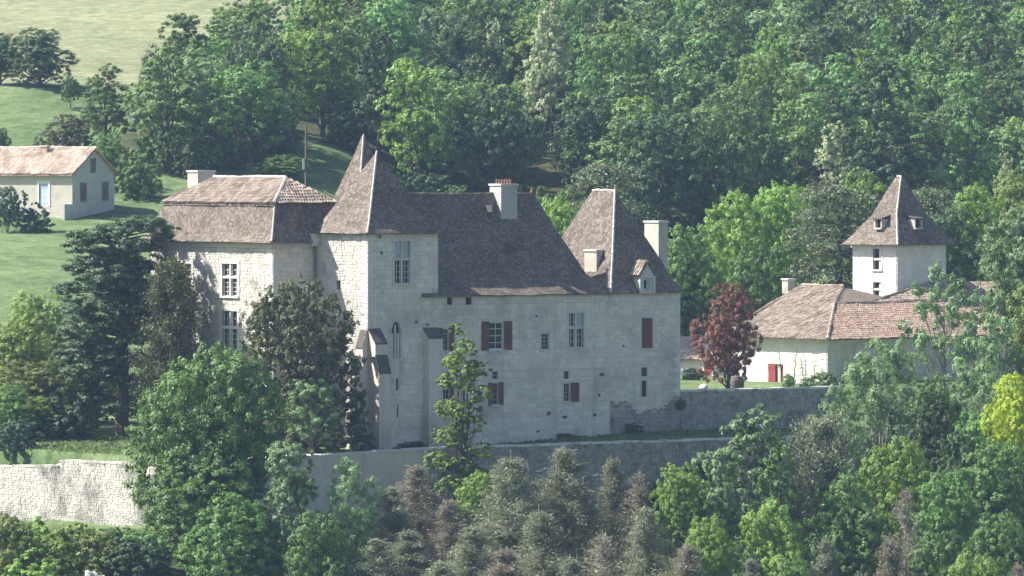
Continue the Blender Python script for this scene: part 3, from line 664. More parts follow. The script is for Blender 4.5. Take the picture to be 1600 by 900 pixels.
# ------------------------------------------------------------------ terrace walls
def stone_wall(name, label, p0, p1, top0, top1, bot, thick, mat, stonekw, core='joint', side='front', cap=True, lev=None, ends=True):
    """A wall in the chateau's frame from p0 to p1 (left to right as seen), stones on the visible face, coping stones on top."""
    d = Vector((p1[0]-p0[0], p1[1]-p0[1])); L = d.length; d.normalize(); nrm = Vector((d.y, -d.x))
    w0 = CH.world(*p0); w1 = CH.world(*p1); ang = math.atan2(w1[1]-w0[1], w1[0]-w0[0])
    o = thing(name, label, 'wall', (w0[0], w0[1], bot), ang)
    F = Face((0, 0, 0), (1, 0, 0), (0, -1, 0)); H0, H1 = top0-bot, top1-bot
    lev = lev or (lambda a: H0+(H1-H0)*a/L)
    core_ = MB(); N = max(2, int(L/1.2)); A = [L*i/N for i in range(N+1)]
    for a, b in zip(A[:-1], A[1:]):
        za, zb2 = lev(a)-.12, lev(b)-.12
        core_.add([(a, 0, 0), (b, 0, 0), (b, 0, zb2), (a, 0, za), (a, thick, 0), (b, thick, 0), (b, thick, zb2), (a, thick, za)], [(0, 1, 2, 3), (3, 2, 6, 7), (5, 4, 7, 6)])
    core_.add([(0, 0, 0), (0, 0, lev(0)-.12), (0, thick, lev(0)-.12), (0, thick, 0)], [(0, 1, 2, 3)]); core_.add([(L, 0, 0), (L, 0, lev(L)-.12), (L, thick, lev(L)-.12), (L, thick, 0)], [(3, 2, 1, 0)])
    cw = core_.build('core', M[core], o)
    if stonekw is not None:
        mb = MB(); stones(mb, F, 0, L, 0, max(lev(0), lev(L), lev(L/2)), top=lambda a, b: min(lev(a), lev(b))-.1, **stonekw); mb.build('stone_facing', M[mat], o, 'stuff')
    if cap:
        a = 0.0
        while a < L-.05:
            b = min(a+RNG.uniform(.5, .9), L); mb = MB(); t0 = lev((a+b)/2)+RNG.uniform(-.03, .03); q = RNG.uniform(-.03, .03)
            mb.box(a+.01, b-.01, -.05+q, thick+.04+q, t0-.125, t0, RNG.random()); mb.build('coping_stone', M[mat if mat != 'rubble' else 'quoin'], o); a = b
    return o
zl0 = CH.z(721, WA_U, 0); zlA = CH.z(722, WA_U, WB_V)
v_far = CH.v(-60, WA_U); v_step = CH.v(95, WA_U)
LA = v_far-WB_V
stone_wall('retaining_wall', 'sunlit white dry stone retaining wall at the left edge of the terrace', (WA_U, v_far), (WA_U, WB_V), -1.0, zlA, -8.0, 1.3, 'whitewall', dict(proud=(.008, .045), h=(.12, .24), w=(.15, .42), joint=.004),
           lev=lambda a: (8.0+(CH.z(727, WA_U, v_far-a) if a < v_far-v_step else CH.z(719+3*(a-(v_far-v_step))/7, WA_U, v_far-a))))
u_s = CH.u(664, WB_V); u_e = CH.u(1118, WB_V)
stone_wall('retaining_wall', 'smooth pale rendered retaining wall below the corner tower', (WA_U, WB_V), (u_s, WB_V), CH.z(724, WA_U, WB_V), CH.z(701, u_s, WB_V), -9.0, 1.3, 'quoin', None, core='render')
stone_wall('retaining_wall', 'rough grey stone retaining wall below the main front', (u_s+.02, WB_V+.12), (u_e+9, WB_V+.12), CH.z(700, u_s, WB_V), CH.z(681, u_e+9, WB_V), -9.0, 1.2, 'rubble', dict(proud=(.01, .07), h=(.16, .3), w=(.2, .55)), core='rubble')
mb = MB(); w_ = CH.world(u_s, WB_V)
pier = thing('wall_pier', 'narrow white stone pier where smooth and rough terrace walls meet', 'pier', (w_[0], w_[1], -9), CH.t)
z = 0.0; top = 9+CH.z(699, u_s, WB_V)
while z < top-.1:
    e = min(z+RNG.uniform(.35, .5), top); mb = MB(); mb.box(-.2+RNG.uniform(-.02, .02), .16+RNG.uniform(-.02, .02), -.12, .3, z+.006, e-.006, RNG.random()); mb.build('pier_stone', M['quoin'], pier); z = e
u_c2 = CH.u(1300, .1)
stone_wall('garden_wall', 'rough dark stone garden wall running from the chateau to the farmhouse', (U_R+.02, .1), (u_c2+1, .1), CH.z(610, U_R, 0), CH.z(604, u_c2, 0), -1.0, .8, 'rubble', dict(proud=(.01, .06), h=(.18, .32), w=(.22, .6)), core='rubble')

# ------------------------------------------------------------------ the farmhouse with its square tower
GZ0 = 2.0
farm = thing('farmhouse', 'white farmhouse with low red tiled roofs and square pigeon tower', 'farmhouse', (FA.ox, FA.oy, 0), FA.t)
vL = FA.v(1143, 0); eA = FA.z(529, 0, 0); uE = FA.u(1680, 0)
def fop(u, x0, x1, y0, y1):
    a, b = -FA.v(x0, u), -FA.v(x1, u); return (a, b, FA.z(y1, u, -(a+b)/2), FA.z(y0, u, -(a+b)/2))
GA, GB = faceA(0), faceB(0); door = fop(0, 1201, 1224, 569, 600)
mb = MB(); wall_panel(mb, GA, -vL, 0, GZ0, eA, [door], .35); wall_panel(mb, GB, 0, uE, GZ0-3, eA)
mb.poly([(0, vL, GZ0), (20, vL, GZ0), (20, vL, eA), (0, vL, eA)]); mb.poly([(uE, 0, GZ0), (uE, 11, GZ0), (uE, 11, eA), (uE, 0, eA)])
fw = mb.build('wall', M['whiterender'], farm)
mb = MB(); stones(mb, GA, -vL, 0, GZ0, eA-.75, [door], proud=(.005, .025), h=(.18, .3), w=(.22, .5), skip=.15); mb.build('stone_facing', M['whiterender'], fw, 'stuff')
mb = MB(); stones(mb, GB, .02, uE, GZ0-3, eA-.5, proud=(.006, .03), h=(.25, .4), w=(.4, .9)); mb.build('stone_facing', M['render'], fw, 'stuff')
mb = MB(); GA.box(mb, -vL, .1, eA-.16, eA-.01, -.05, .16); GB.box(mb, -.1, uE, eA-.161, eA-.011, -.05, .159); mb.build('cornice', M['render'], fw)
quoins(GA, GB, fw, GZ0, eA-.8, 0, 0)
mb = MB(); GA.box(mb, door[0], door[1], door[2], door[3], -.36, -.3); dr = mb.build('doorway', M['dark'], fw)
ad = (door[0]+door[1])/2; shutter(GA, dr, door[0]-.05, ad-.05, door[2], door[3], -.02, 'brightred', 3)
mb = MB(); GA.box(mb, ad-.03, ad+.38, door[2], door[3], -.2, -.12); mb.build('inner_door', M['greyrender'], dr); shutter(GA, dr, door[1]-.2, door[1]-.02, door[2], door[3], -.12, 'brightred', 1)
e = eA-.02; zA = e+3.75; zB = e+2.45; o_ = .68; v_re = FA.v(1253, 10.0)
hp, rp = (6.4, 5.5, zB), (10.0, 8.0, zA)
PA = [(-o_, -o_, e-.1), hp, rp, (10.0, v_re, zA), (-o_, vL+o_, e-.1)]
PB = [(-o_, -o_, e-.1), (uE, -o_, e-.1), (uE, 5.5, zB), hp]
mb = MB(); mb.poly(PA[::-1]); r_ = mb.build('old_roof', M['canal'], farm); mb = MB(); tile_face(mb, PA, 'canal'); mb.build('tile_covering', M['canal'], r_, 'stuff')
mb = MB(); mb.poly([(10, 8, zA), (20.5, 8, e), (20.5, vL+o_, e-.1), (10, v_re, zA)]); mb.poly([(-o_, vL+o_, e-.1), (10, v_re, zA), (20.5, vL+o_, e-.1)]); mb.poly([hp, (15, 5.5, zB), rp]); mb.build('back_roof', M['canal'], farm)
mb = MB(); mb.poly(PB); mb.poly([hp, (uE, 5.5, zB), (uE, 11.4, e-.1), (6.4, 11.4, e-.1)]); r_ = mb.build('red_roof', M['canal_red'], farm); mb = MB(); tile_face(mb, PB, 'canal'); mb.build('tile_covering', M['canal_red'], r_, 'stuff')
mb = MB(); cap_line(mb, (-o_, -o_, e-.03), (hp[0], hp[1], hp[2]+.07), .13); mb.build('hip_cap', M['canal'], r_, 'stuff')
mb = MB(); cap_line(mb, (hp[0], hp[1], hp[2]+.06), (uE, 5.5, zB+.06), .12); cap_line(mb, (10, 8, zA+.05), (10, v_re, zA+.05), .12); cap_line(mb, (10, v_re, zA+.05), (-o_, vL+o_, e-.03), .12); mb.build('ridge_cap', M['canal'], r_, 'stuff')
vT = 8.5; uT = FA.u(1402, vT); vT1 = FA.v(1332.5, uT); uT1 = FA.u(1478, vT); zTw = FA.z(381, uT, vT)
pa, pb = FA.u(1356, 5.5), FA.u(1458, 8.4)
PC = [(pa, 5.5, zB+.02), (uE, 5.5, zB+.02), (uE, 8.4, zB+1.45), (pb, 8.4, zB+1.45)]
mb = MB(); mb.poly(PC); mb.poly([(pb, 8.4, zB+1.45), (uE, 8.4, zB+1.45), (uE, 13, zB), (pb, 13, zB)]); r_ = mb.build('rear_roof', M['canal'], farm); mb = MB(); tile_face(mb, PC, 'canal'); mb.build('tile_covering', M['canal'], r_, 'stuff')
mb = MB(); cap_line(mb, (pa, 5.5, zB+.08), (pb, 8.4, zB+1.5), .1); mb.build('hip_cap', M['canal'], r_, 'stuff')
uk = 10.0; vk0, vk1 = FA.v(1231, uk-.5), FA.v(1222, uk-.5)
chimney(farm, uk-.5, uk+.35, vk0, vk1, zA-.6, FA.z(435, uk, vk0), M['cream'])
# square tower
TA, TB = faceA(uT), faceB(vT)
wop = [fop(uT, 1364.5, 1377, 389, 421), fop(uT, 1364.5, 1377, 441, 463)]
mb = MB(); wall_panel(mb, TA, -vT1, -vT, GZ0, zTw, wop); wall_panel(mb, TB, uT, uT1, GZ0, zTw)
mb.poly([(uT1, vT, GZ0), (uT1, vT1, GZ0), (uT1, vT1, zTw), (uT1, vT, zTw)]); mb.poly([(uT1, vT1, GZ0), (uT, vT1, GZ0), (uT, vT1, zTw), (uT1, vT1, zTw)])
ft = mb.build('tower_wall', M['whiterender'], farm)
mb = MB(); stones(mb, TA, -vT1, -vT, 7, zTw-.3, wop, proud=(.004, .02), skip=.35); mb.build('stone_facing', M['whiterender'], ft, 'stuff')
quoins(TA, TB, ft, 8.0, zTw-.1, -vT, uT, 'whiterender')
for o in wop:
    win = surround(TA, ft, o, 'dressed', .16, .03); am = (o[0]+o[1])/2
    mb = MB(); TA.box(mb, o[0], o[1], o[2], o[3], -.28, -.22); mb.build('pane', M['glass'], win)
    mb = MB(); zc_ = (o[2]+o[3])/2; TA.box(mb, o[0], o[1], zc_-.09, zc_+.09, -.2, -.02); mb.build('transom', M['dressed'], win)
    mb = MB(); TA.box(mb, am+.12, o[1], o[2], o[3], -.21, -.1); mb.build('half_shutter', M['white'], win)
q = .62; Et = (uT-q, uT1+q, vT-q, vT1+q); zap = FA.z(278, (uT+uT1)/2, (vT+vT1)/2); xm, ymm = (uT+uT1)/2, (vT+vT1)/2; w1 = Et[1]-xm
make_roof(farm, [(*Et, zTw-.12), inset(Et, w1*.2, w1*.2, w1*.2, w1*.2, zTw+.72), inset(Et, w1*.52, w1*.52, w1*.52, w1*.52, zTw+2.35), (xm-.1, xm+.1, ymm-.3, ymm+.3, zap)], 'flat', M['tile'], hips=((0, 3),), name='tower_roof', capr=.1)
for sg in ('A', 'B'):                                         # little flight dormers
    hz = FA.z(349, uT, vT)
    k = .62*(hz-zTw)/(zap-zTw)
    if sg == 'A':
        vv = FA.v(1374, uT+.2); F = faceA(uT+.05); a = -vv
    else:
        uu = FA.u(1433, vT+.2); F = faceB(vT+.05); a = uu
    mb = MB(); F.box(mb, a-.42, a-.3, hz-.45, hz+.32, -1.4, .02); F.box(mb, a+.3, a+.42, hz-.45, hz+.32, -1.4, .02); F.box(mb, a-.42, a+.42, hz-.5, hz-.36, -1.4, .08); do = mb.build('flight_dormer', M['mortar'], farm)
    mb = MB(); F.box(mb, a-.3, a+.3, hz-.36, hz+.32, -1.0, -.25); mb.build('dark_opening', M['dark'], do)
    mb = MB(); mb.add([F.pt(a-.52, .15, hz+.30), F.pt(a+.52, .15, hz+.30), F.pt(a+.52, -1.6, hz+.75), F.pt(a-.52, -1.6, hz+.75), F.pt(a-.52, .15, hz+.40), F.pt(a+.52, .15, hz+.40), F.pt(a+.52, -1.6, hz+.85), F.pt(a-.52, -1.6, hz+.85)],
                      [(0, 1, 2, 3), (7, 6, 5, 4), (0, 4, 5, 1), (1, 5, 6, 2), (3, 7, 4, 0)]); mb.build('dormer_roof', M['tile'], do)

# small outbuilding left of the plum tree
OB = Frame(1116, 566, 43)
ob = thing('outbuilding', 'small low outbuilding with tiled roof and dark red door behind the plum tree', 'shed', (OB.ox, OB.oy, 0), OB.t)
oz = OB.z(563, 0, 0); ol = 9.0
mb = MB(); FO = faceA(0); do_ = (-OB.v(1100.5, 0), -OB.v(1112, 0), OB.z(598, 0, 0), OB.z(566, 0, 0)); wall_panel(mb, FO, -ol, 0, GZ0, oz, [do_]); wall_panel(mb, faceB(0), 0, 5, GZ0, oz); mb.poly([(5, 0, GZ0), (5, ol, GZ0), (5, ol, oz), (5, 0, oz)])
ow = mb.build('wall', M['whiterender'], ob); shutter(FO, ow, do_[0]+.02, do_[1]-.02, do_[2], do_[3], -.06, 'brightred', 4)
mb = MB(); stones(mb, FO, -ol, 0, GZ0, oz-.1, [do_], proud=(.01, .05)); mb.build('stone_facing', M['whiterender'], ow, 'stuff')
zo = OB.z(531, 2.5, 0)
make_roof(ob, [(-.4, 5.4, -.4, ol+.4, oz-.05), (2.5, 2.5, 1.6, ol-1.5, zo)], 'canal', M['canal_pale'], hips=((0, 3),), capr=.1)

# ------------------------------------------------------------------ the cottage on the meadow
cot = thing('cottage', 'cream cottage with pale tiled gable roof at the left on the meadow', 'house', (CO.ox, CO.oy, 0), CO.t)
cw_ = CO.u(178.5, 0); ceL = CO.z(270, 0, 0); cR = CO.z(233, cw_/2, 0); cz0 = 12.5; cl = 16.0
CA, CB = faceA(0), faceB(0)
def cop(F, x0, x1, y0, y1):
    if F is CA: a, b = -CO.v(x0, 0), -CO.v(x1, 0); return (a, b, CO.z(y1, 0, -(a+b)/2), CO.z(y0, 0, -(a+b)/2))
    a, b = CO.u(x0, 0), CO.u(x1, 0); return (a, b, CO.z(y1, (a+b)/2, 0), CO.z(y0, (a+b)/2, 0))
cd = cop(CA, 61, 76, 287, 322); g1 = cop(CB, 126, 134.5, 289.5, 313); g2 = cop(CB, 160, 168.5, 288, 311); g3 = cop(CB, 142.5, 148.5, 252, 270)
mb = MB(); wall_panel(mb, CA, -cl, 0, cz0, ceL, [cd]); r1 = mb.build('front_wall', M['cream'], cot)
mb = MB(); wall_panel(mb, CB, 0, cw_, cz0, ceL, [g1, g2, (g3[0], g3[1], g3[2], ceL)])
mb.poly([(0, 0, ceL), (g3[0], 0, ceL), (g3[0], 0, ceL+(cR-ceL)*g3[0]/(cw_/2))]); mb.poly([(g3[0], 0, g3[3]), (g3[1], 0, g3[3]), (g3[1], 0, ceL+(cR-ceL)*(cw_-g3[1])/(cw_/2)), (cw_/2, 0, cR), (g3[0], 0, ceL+(cR-ceL)*min(1, g3[0]/(cw_/2)))])
mb.poly([(g3[1], 0, ceL), (cw_, 0, ceL), (g3[1], 0, ceL+(cR-ceL)*(cw_-g3[1])/(cw_/2))])
mb.poly([(g3[0], .3, ceL), (g3[1], .3, ceL), (g3[1], .3, g3[3]), (g3[0], .3, g3[3])])
mb.poly([(cw_, 0, cz0), (cw_, cl, cz0), (cw_, cl, ceL), (cw_, 0, ceL)]); mb.poly([(0, cl, cz0), (cw_, cl, cz0), (cw_, cl, ceL), (cw_/2, cl, cR), (0, cl, ceL)]); r2 = mb.build('gable_wall', M['greyrender'], cot)
wd = surround(CA, r1, cd, 'white', .18, .05, name='door', sill=False); shutter(CA, wd, cd[0], (cd[0]+cd[1])/2, cd[2], cd[3], -.1, 'bluedoor', 2); shutter(CA, wd, (cd[0]+cd[1])/2+.01, cd[1], cd[2], cd[3], -.1, 'bluedoor', 2)
for g_ in (g1, g2, g3):
    wn_ = surround(CB, r2, g_, 'canal' if g_ is not g3 else 'wood', .1, .02, sill=g_ is not g3); shutter(CB, wn_, g_[0]+.01, g_[1]-.01, g_[2], g_[3], -.05, 'wood', 2)
mb = MB(); o_ = .4; z_e = ceL-.18
RA = [(-o_, -o_, z_e), (-o_, cl+o_, z_e), (cw_/2, cl+o_, cR+.06), (cw_/2, -o_, cR+.06)]; RB = [(cw_+o_, -o_, z_e), (cw_/2, -o_, cR+.06), (cw_/2, cl+o_, cR+.06), (cw_+o_, cl+o_, z_e)]
for R_ in (RA, RB):
    mb.poly(R_); mb.add([(x, y, z-.1) for x, y, z in R_], [tuple(range(3, -1, -1))]); mb.add([(*R_[0][:2], R_[0][2]-.1), (*R_[3][:2], R_[3][2]-.1), R_[3], R_[0]], [(0, 1, 2, 3)]); mb.add([(*R_[0][:2], R_[0][2]-.1), (*R_[1][:2], R_[1][2]-.1), R_[1], R_[0]], [(0, 1, 2, 3)])
r_ = mb.build('roof', M['canal_pale'], cot); mb = MB(); tile_face(mb, RA, 'canal'); mb.build('tile_covering', M['canal_pale'], r_, 'stuff')
mb = MB(); cap_line(mb, (cw_/2, -o_, cR+.1), (cw_/2, cl+o_, cR+.1), .12); mb.build('ridge_cap', M['canal_pale'], r_, 'stuff')
uq = cw_*.36; chimney(cot, uq, uq+.5, CO.v(73, uq), CO.v(63, uq), ceL+.6, CO.z(227, uq, 4), M['canal_pale'], capmat='mortar')
mb = MB(); vb = CO.v(104, -.8); mb.box(-1.1, -.02, .3, vb, cz0, CO.z(319, 0, 0)); mb.build('lean_to', M['greyrender'], cot)

# ------------------------------------------------------------------ vegetation
L = {}
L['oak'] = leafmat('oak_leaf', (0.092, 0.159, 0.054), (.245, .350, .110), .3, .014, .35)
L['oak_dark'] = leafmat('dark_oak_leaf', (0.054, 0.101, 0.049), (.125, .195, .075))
L['bright'] = leafmat('bright_leaf', (0.162, 0.277, 0.057), (.370, .510, .130), .38)
L['mid'] = leafmat('mid_green_leaf', (0.101, 0.203, 0.065), (.250, .410, .125), .34)
L['greygreen'] = leafmat('grey_green_leaf', (0.162, 0.270, 0.130), (0.350, 0.490, 0.240), .34)
L['olive'] = leafmat('olive_leaf', (0.149, 0.221, 0.059), (0.330, 0.390, 0.110), .3)
L['brown'] = leafmat('brown_needle', (.165, .190, .135), (.375, .405, .285), .3, .01, .12)
L['greybrown'] = leafmat('grey_brown_twig', (.190, .175, .142), (.420, .385, .315), .3, .01, .12)
L['cedar'] = leafmat('cedar_needle', (.052, .088, .048), (.150, .215, .105), .25, .01, .1)
L['cedar_grey'] = leafmat('grey_cedar_needle', (0.115, 0.155, 0.095), (.260, .300, .170), .2, .01, .1)
L['yew'] = leafmat('yew_needle', (0.081, 0.101, 0.051), (.210, .225, .110), .25, .01, .08)
L['plum'] = leafmat('plum_leaf', (0.149, 0.065, 0.057), (.370, .170, .135), .3, .005, .03)
L['laurel'] = leafmat('laurel_leaf', (0.046, 0.103, 0.069), (0.119, 0.187, 0.112), .2)
L['yellow'] = leafmat('yellow_leaf', (0.378, 0.540, 0.041), (.64, .74, .09), .35, .005, .04)
L['blossom'] = leafmat('cream_blossom', (.33, .40, .23), (.72, .77, .52), .3, .005, .04)
L['grass'] = leafmat('grass_blade', (.115, .165, .060), (.195, .245, .105), .4)

def leaf_cards(rng, C, N, size, asp=.62, droop=None):
    """One small kite-shaped face for every leaf clump."""
    n = len(C); N = N/np.maximum(np.linalg.norm(N, axis=1, keepdims=True), 1e-6)
    r = rng.normal(size=(n, 3)) if droop is None else droop
    t = r-(r*N).sum(1, keepdims=True)*N; t /= np.maximum(np.linalg.norm(t, axis=1, keepdims=True), 1e-6)
    b = np.cross(N, t); s = (size*rng.uniform(.65, 1.35, n))[:, None]
    V = np.stack([C-t*s*.5, C+b*s*.5*asp-t*s*.08, C+t*s*.5, C-b*s*.5*asp-t*s*.08], 1).reshape(-1, 3)
    return V, np.arange(4*n).reshape(n, 4)
def crown_from_lobes(rng, lobes, n, size, up=.35, clump=.38, per=9, flat=1.0, shell=.62):
    """lobes: (x,y,z,r). Leaves sit in clumps over each lobe's outer shell."""
    lobes = np.asarray(lobes, float); w = lobes[:, 3]**2; cnt = np.maximum(30, (n*w/w.sum())).astype(int)
    Cs, Ns, Ts = [], [], []
    for (x, y, z, r), k in zip(lobes, cnt):
        m_ = max(6, int(per*r*r)); dirs = rng.normal(size=(m_, 3)); dirs[:, 2] += .25; dirs /= np.linalg.norm(dirs, axis=1, keepdims=True)
        cc = np.array([x, y, z])+dirs*r*rng.uniform(shell, 1.0, (m_, 1))*np.array([1, 1, flat]); ct = rng.random(m_)
        j = rng.integers(0, m_, k); q = rng.normal(size=(k, 3)); q /= np.linalg.norm(q, axis=1, keepdims=True)
        cr = clump*(.7+.35*r)*.75
        P = cc[j]+q*cr*rng.random((k, 1))**.5*np.array([1, 1, .7*flat+.1])
        N = dirs[j]*.8+q*.55+np.array([0, 0, up])+rng.normal(size=(k, 3))*.3
        Cs.append(P); Ns.append(N); Ts.append(np.clip(.25*ct[j]+.75*rng.random(k)**1.2, 0, 1))
    C = np.concatenate(Cs); N = np.concatenate(Ns); T = np.concatenate(Ts)
    V, Q = leaf_cards(rng, C, N, size); return V, Q, T
def skeleton(rng, lobes, H, r0, zb, lean=(0, 0)):
    mb = MB(); top = np.array([lean[0], lean[1], H*.8]); n = 5
    pts = [(top[0]*(i/n)**1.5+rng.normal()*.05*i/n, top[1]*(i/n)**1.5+rng.normal()*.05*i/n, -.6+(H*.8+.6)*i/n) for i in range(n+1)]
    mb.tube(pts, [r0*(1.15 if i == 0 else 1-.85*i/n) for i in range(n+1)], 7)
    for (x, y, z, r) in lobes:
        f = np.clip((z-r*.6-zb*.3)/(H*.9), .15, .9)*rng.uniform(.6, .9); i = f*n; k = int(i); a = np.array(pts[k])+(np.array(pts[min(k+1, n)])-np.array(pts[k]))*(i-k)
        e = np.array([x, y, z]); mid = a+(e-a)*.5+np.array([0, 0, -.1*np.linalg.norm(e-a)])
        rr = r0*(1-.8*f)*.5; mb.tube([a, mid, e], [rr, rr*.6, rr*.2], 5, cap=False)
        for _ in range(2):
            q = e+rng.normal(size=3)*r*.6; mb.tube([mid, (mid+q)/2+rng.normal(size=3)*.1, q], [rr*.4, rr*.25, rr*.08], 4, cap=False)
    return mb
def spread_lobes(rng, n, shape, rmin, rmax, tries=60):
    """shape(z01)->radius share; picks well spread lobe centres in the unit crown."""
    out = []
    for _ in range(n):
        best, bd = None, -1
        for _ in range(tries//4):
            z = rng.random(); R = shape(z); a = rng.uniform(0, 2*math.pi); q = R*rng.random()**.35
            p = np.array([q*math.cos(a), q*math.sin(a), z])
            dmin = min([np.linalg.norm((p-o[0])*np.array([1, 1, 1.4])) for o in out], default=9)
            if dmin > bd: best, bd = p, dmin
        out.append((best, rng.uniform(rmin, rmax)))
    return out
PROTO = {}
def proto(key, V, Q, T, skel, W, H, bark='bark'):
    PROTO[key] = (np_mesh('crown', V, Q, T, None), skel.mesh('trunk', M[bark]) if skel else None, W, H)
    PROTO[key][0].materials.append(L['oak'])
def broadleaf(key, seed, H=11., R=4., zb=2.2, nl=16, n=8000, size=.32, rr=(.30, .46), shape=None, bark='bark', r0=.28, per=9, clump=.38, up=.35, shell=.62):
    rng = np.random.default_rng(seed); shape = shape or (lambda z: (1-abs(z*1.7-.75)**2.2*.62) if z < .95 else .35)
    lobes = []
    for p, r in spread_lobes(rng, nl, lambda z: max(.12, shape(z))*.72, *rr):
        rad = r*R; lobes.append((p[0]*R, p[1]*R, zb+rad*.6+p[2]*(H-zb-rad*1.5), rad))
    lobes = np.array(lobes); V, Q, T = crown_from_lobes(rng, lobes, n, size, up, clump, per, shell=shell)
    k = H/np.percentile(V[:, 2], 99.7); V[:, 2] *= k; lobes[:, 2] *= k
    W = 2*np.percentile(np.abs(V[:, 0]), 99.6)
    proto(key, V, Q, T, skeleton(rng, lobes, H, r0, zb), W, H, bark)
for i in range(5): broadleaf('far%d' % i, 100+i, 11.5, 4.1, 2.0, 18, 14000, .27, per=12)
for i in range(2): broadleaf('fartall%d' % i, 110+i, 14, 3.6, 3.6, 18, 13000, .26, per=12, shape=lambda z: .95-.55*z)
for i in range(4): broadleaf('near%d' % i, 200+i, 10., 4.2, 1.2, 26, 36000, .19, (.30, .46), per=13, clump=.34, shell=.7)
for i in range(2): broadleaf('pop%d' % i, 220+i, 11., 2.7, .8, 26, 30000, .18, (.34, .52), shape=lambda z: .95-.55*z, per=14, clump=.30, bark='pale_bark')
for i in range(2): broadleaf('loose%d' % i, 230+i, 11., 4., 2.0, 26, 20000, .18, (.24, .36), bark='pale_bark', r0=.2, per=9, clump=.42, shell=.3)
for i in range(3): broadleaf('bush%d' % i, 240+i, 3., 2.1, -.3, 16, 15000, .145, (.34, .5), per=20, clump=.26, r0=.08)
broadleaf('wide', 260, 8.6, 5.4, .8, 34, 52000, .19, (.24, .36), per=13, clump=.34, shell=.7)
for i in range(2): broadleaf('airy%d' % i, 270+i, 10., 4., 3.5, 26, 12000, .18, (.16, .27), bark='pale_bark', r0=.16, per=10, clump=.45, shell=.2)
rng = np.random.default_rng(33); lob = []
for k in range(58):
    a_ = rng.uniform(0, 2*math.pi); q_ = rng.random()**.5; zt = (10.2-2.6*q_**1.5)*rng.uniform(.86, 1.02); x_, y_ = 3.3*q_*math.cos(a_), 3.3*q_*math.sin(a_)
    for f_ in (.84, .58, .32, .1): lob.append((x_*(1.08-.3*f_), y_*(1.08-.3*f_), zt*f_, rng.uniform(.55, .8)))
V, Q, T = crown_from_lobes(rng, lob, 84000, .13, .3, .2, 26, flat=1.7, shell=.5)
proto('yew', V, Q, T, skeleton(rng, lob[::9], 10.0, .3, 0), 2*np.percentile(np.abs(V[:, 0]), 99.6), float(np.percentile(V[:, 2], 99.8)))

# the slender tree against the facade: stacked plates of foliage with gaps
rng = np.random.default_rng(31); lob = []
for k, (z, sx, r) in enumerate([(14.6, 0, .5), (13.5, .3, .75), (12.6, -.6, .9), (11.9, .9, 1.0), (11.2, -.3, 1.0), (10.4, 1.1, .9), (9.5, -.9, .9), (9.1, .5, 1.0), (8.2, .9, .9), (7.6, -1.2, .85), (7.2, .2, .8), (6.6, 1.0, .8), (6.0, -1.3, .9), (5.6, .3, .9), (5.0, 1.1, .8), (4.4, -.8, .8), (3.6, .4, .8), (2.8, -.6, .7)]):
    lob.append((sx, rng.uniform(-1.1, 1.1), z, r)); lob.append((sx*.4+rng.normal()*.5, rng.uniform(-.9, .9), z-.25, r*.7))
V, Q, T = crown_from_lobes(rng, lob, 24000, .17, .6, .2, 45, flat=.8); proto('ash', V, Q, T, skeleton(rng, lob, 14.5, .17, 2, (.3, 0)), 4.6, 15.1, 'bark')

def cedar(key, seed, tiers, H, n, size=.26, trunk_r=.45, droop=.10, flat_top=False):
    """tiers: (z, azimuth range or None, length); foliage lies in flat drooping plates along the boughs."""
    rng = np.random.default_rng(seed); C, N, T = [], [], []; mb = MB()
    mb.tube([(0, 0, -.6), (.1, 0, H*.3), (.0, .1, H*.65), (.15, 0, H*.97)], [trunk_r*1.15, trunk_r, trunk_r*.6, .06], 8)
    tot = sum(t[2]*len(t[1]) for t in tiers)
    for z, azs, ln in tiers:
        for az in azs:
            a = math.radians(az)+rng.normal()*.12; le = ln*rng.uniform(.55, 1.15); dz = rng.uniform(-.25, .25); lift = rng.uniform(.0, .16)
            d = np.array([math.cos(a), math.sin(a), 0]); s_ = np.array([-d[1], d[0], 0])
            f = lambda t: d*le*t+np.array([0, 0, z+dz+le*(lift*t-(droop+lift*.9)*t**2.4)])
            mb.tube([f(0), f(.35), f(.7), f(1)], [.05+.022*le, .04+.014*le, .03+.007*le, .015], 5, cap=False)
            k = int(n*le/tot)
            ncl = max(8, int(7*le)); tc_ = rng.random(ncl)**.75*.95+.08; sc = rng.normal(size=ncl)*.30*le*(.35+tc_*.75); cz_ = rng.normal(size=ncl)*.10
            j = rng.integers(0, ncl, k)
            cr = .38+.05*le
            P = np.stack([f(t) for t in tc_])[j]+s_*sc[j][:, None]-np.array([0, 0, 1])*(np.abs(sc[j])*.16)[:, None]+np.array([0, 0, 1])*cz_[j][:, None]
            P = P+rng.normal(size=(k, 3))*np.array([cr*.66, cr*.66, .15])
            C.append(P); N.append(np.array([0, 0, 1.])+rng.normal(size=(k, 3))*.5); T.append(rng.random(k)**1.2)
    C = np.concatenate(C); N = np.concatenate(N); T = np.concatenate(T); V, Q = leaf_cards(rng, C, N, size, .42)
    proto(key, V, Q, T, mb, 2*np.percentile(np.abs(V[:, 0]), 98.5), H)
r_ = np.random.default_rng(5)
tiers = []
for i, z in enumerate(np.linspace(2.0, 15.6, 13)):
    ln = [3.4, 4.4, 4.9, 4.2, 3.3, 4.8, 4.9, 3.6, 4.9, 4.0, 4.6, 3.4, 2.6][i]
    tiers.append((z+r_.normal()*.2, list(np.arange(8 if z < 12 else 6)*360/(8 if z < 12 else 6)+r_.uniform(0, 60)), ln))
tiers.append((16.1, [0, -15], 3.4))
rng = np.random.default_rng(52); lob = []
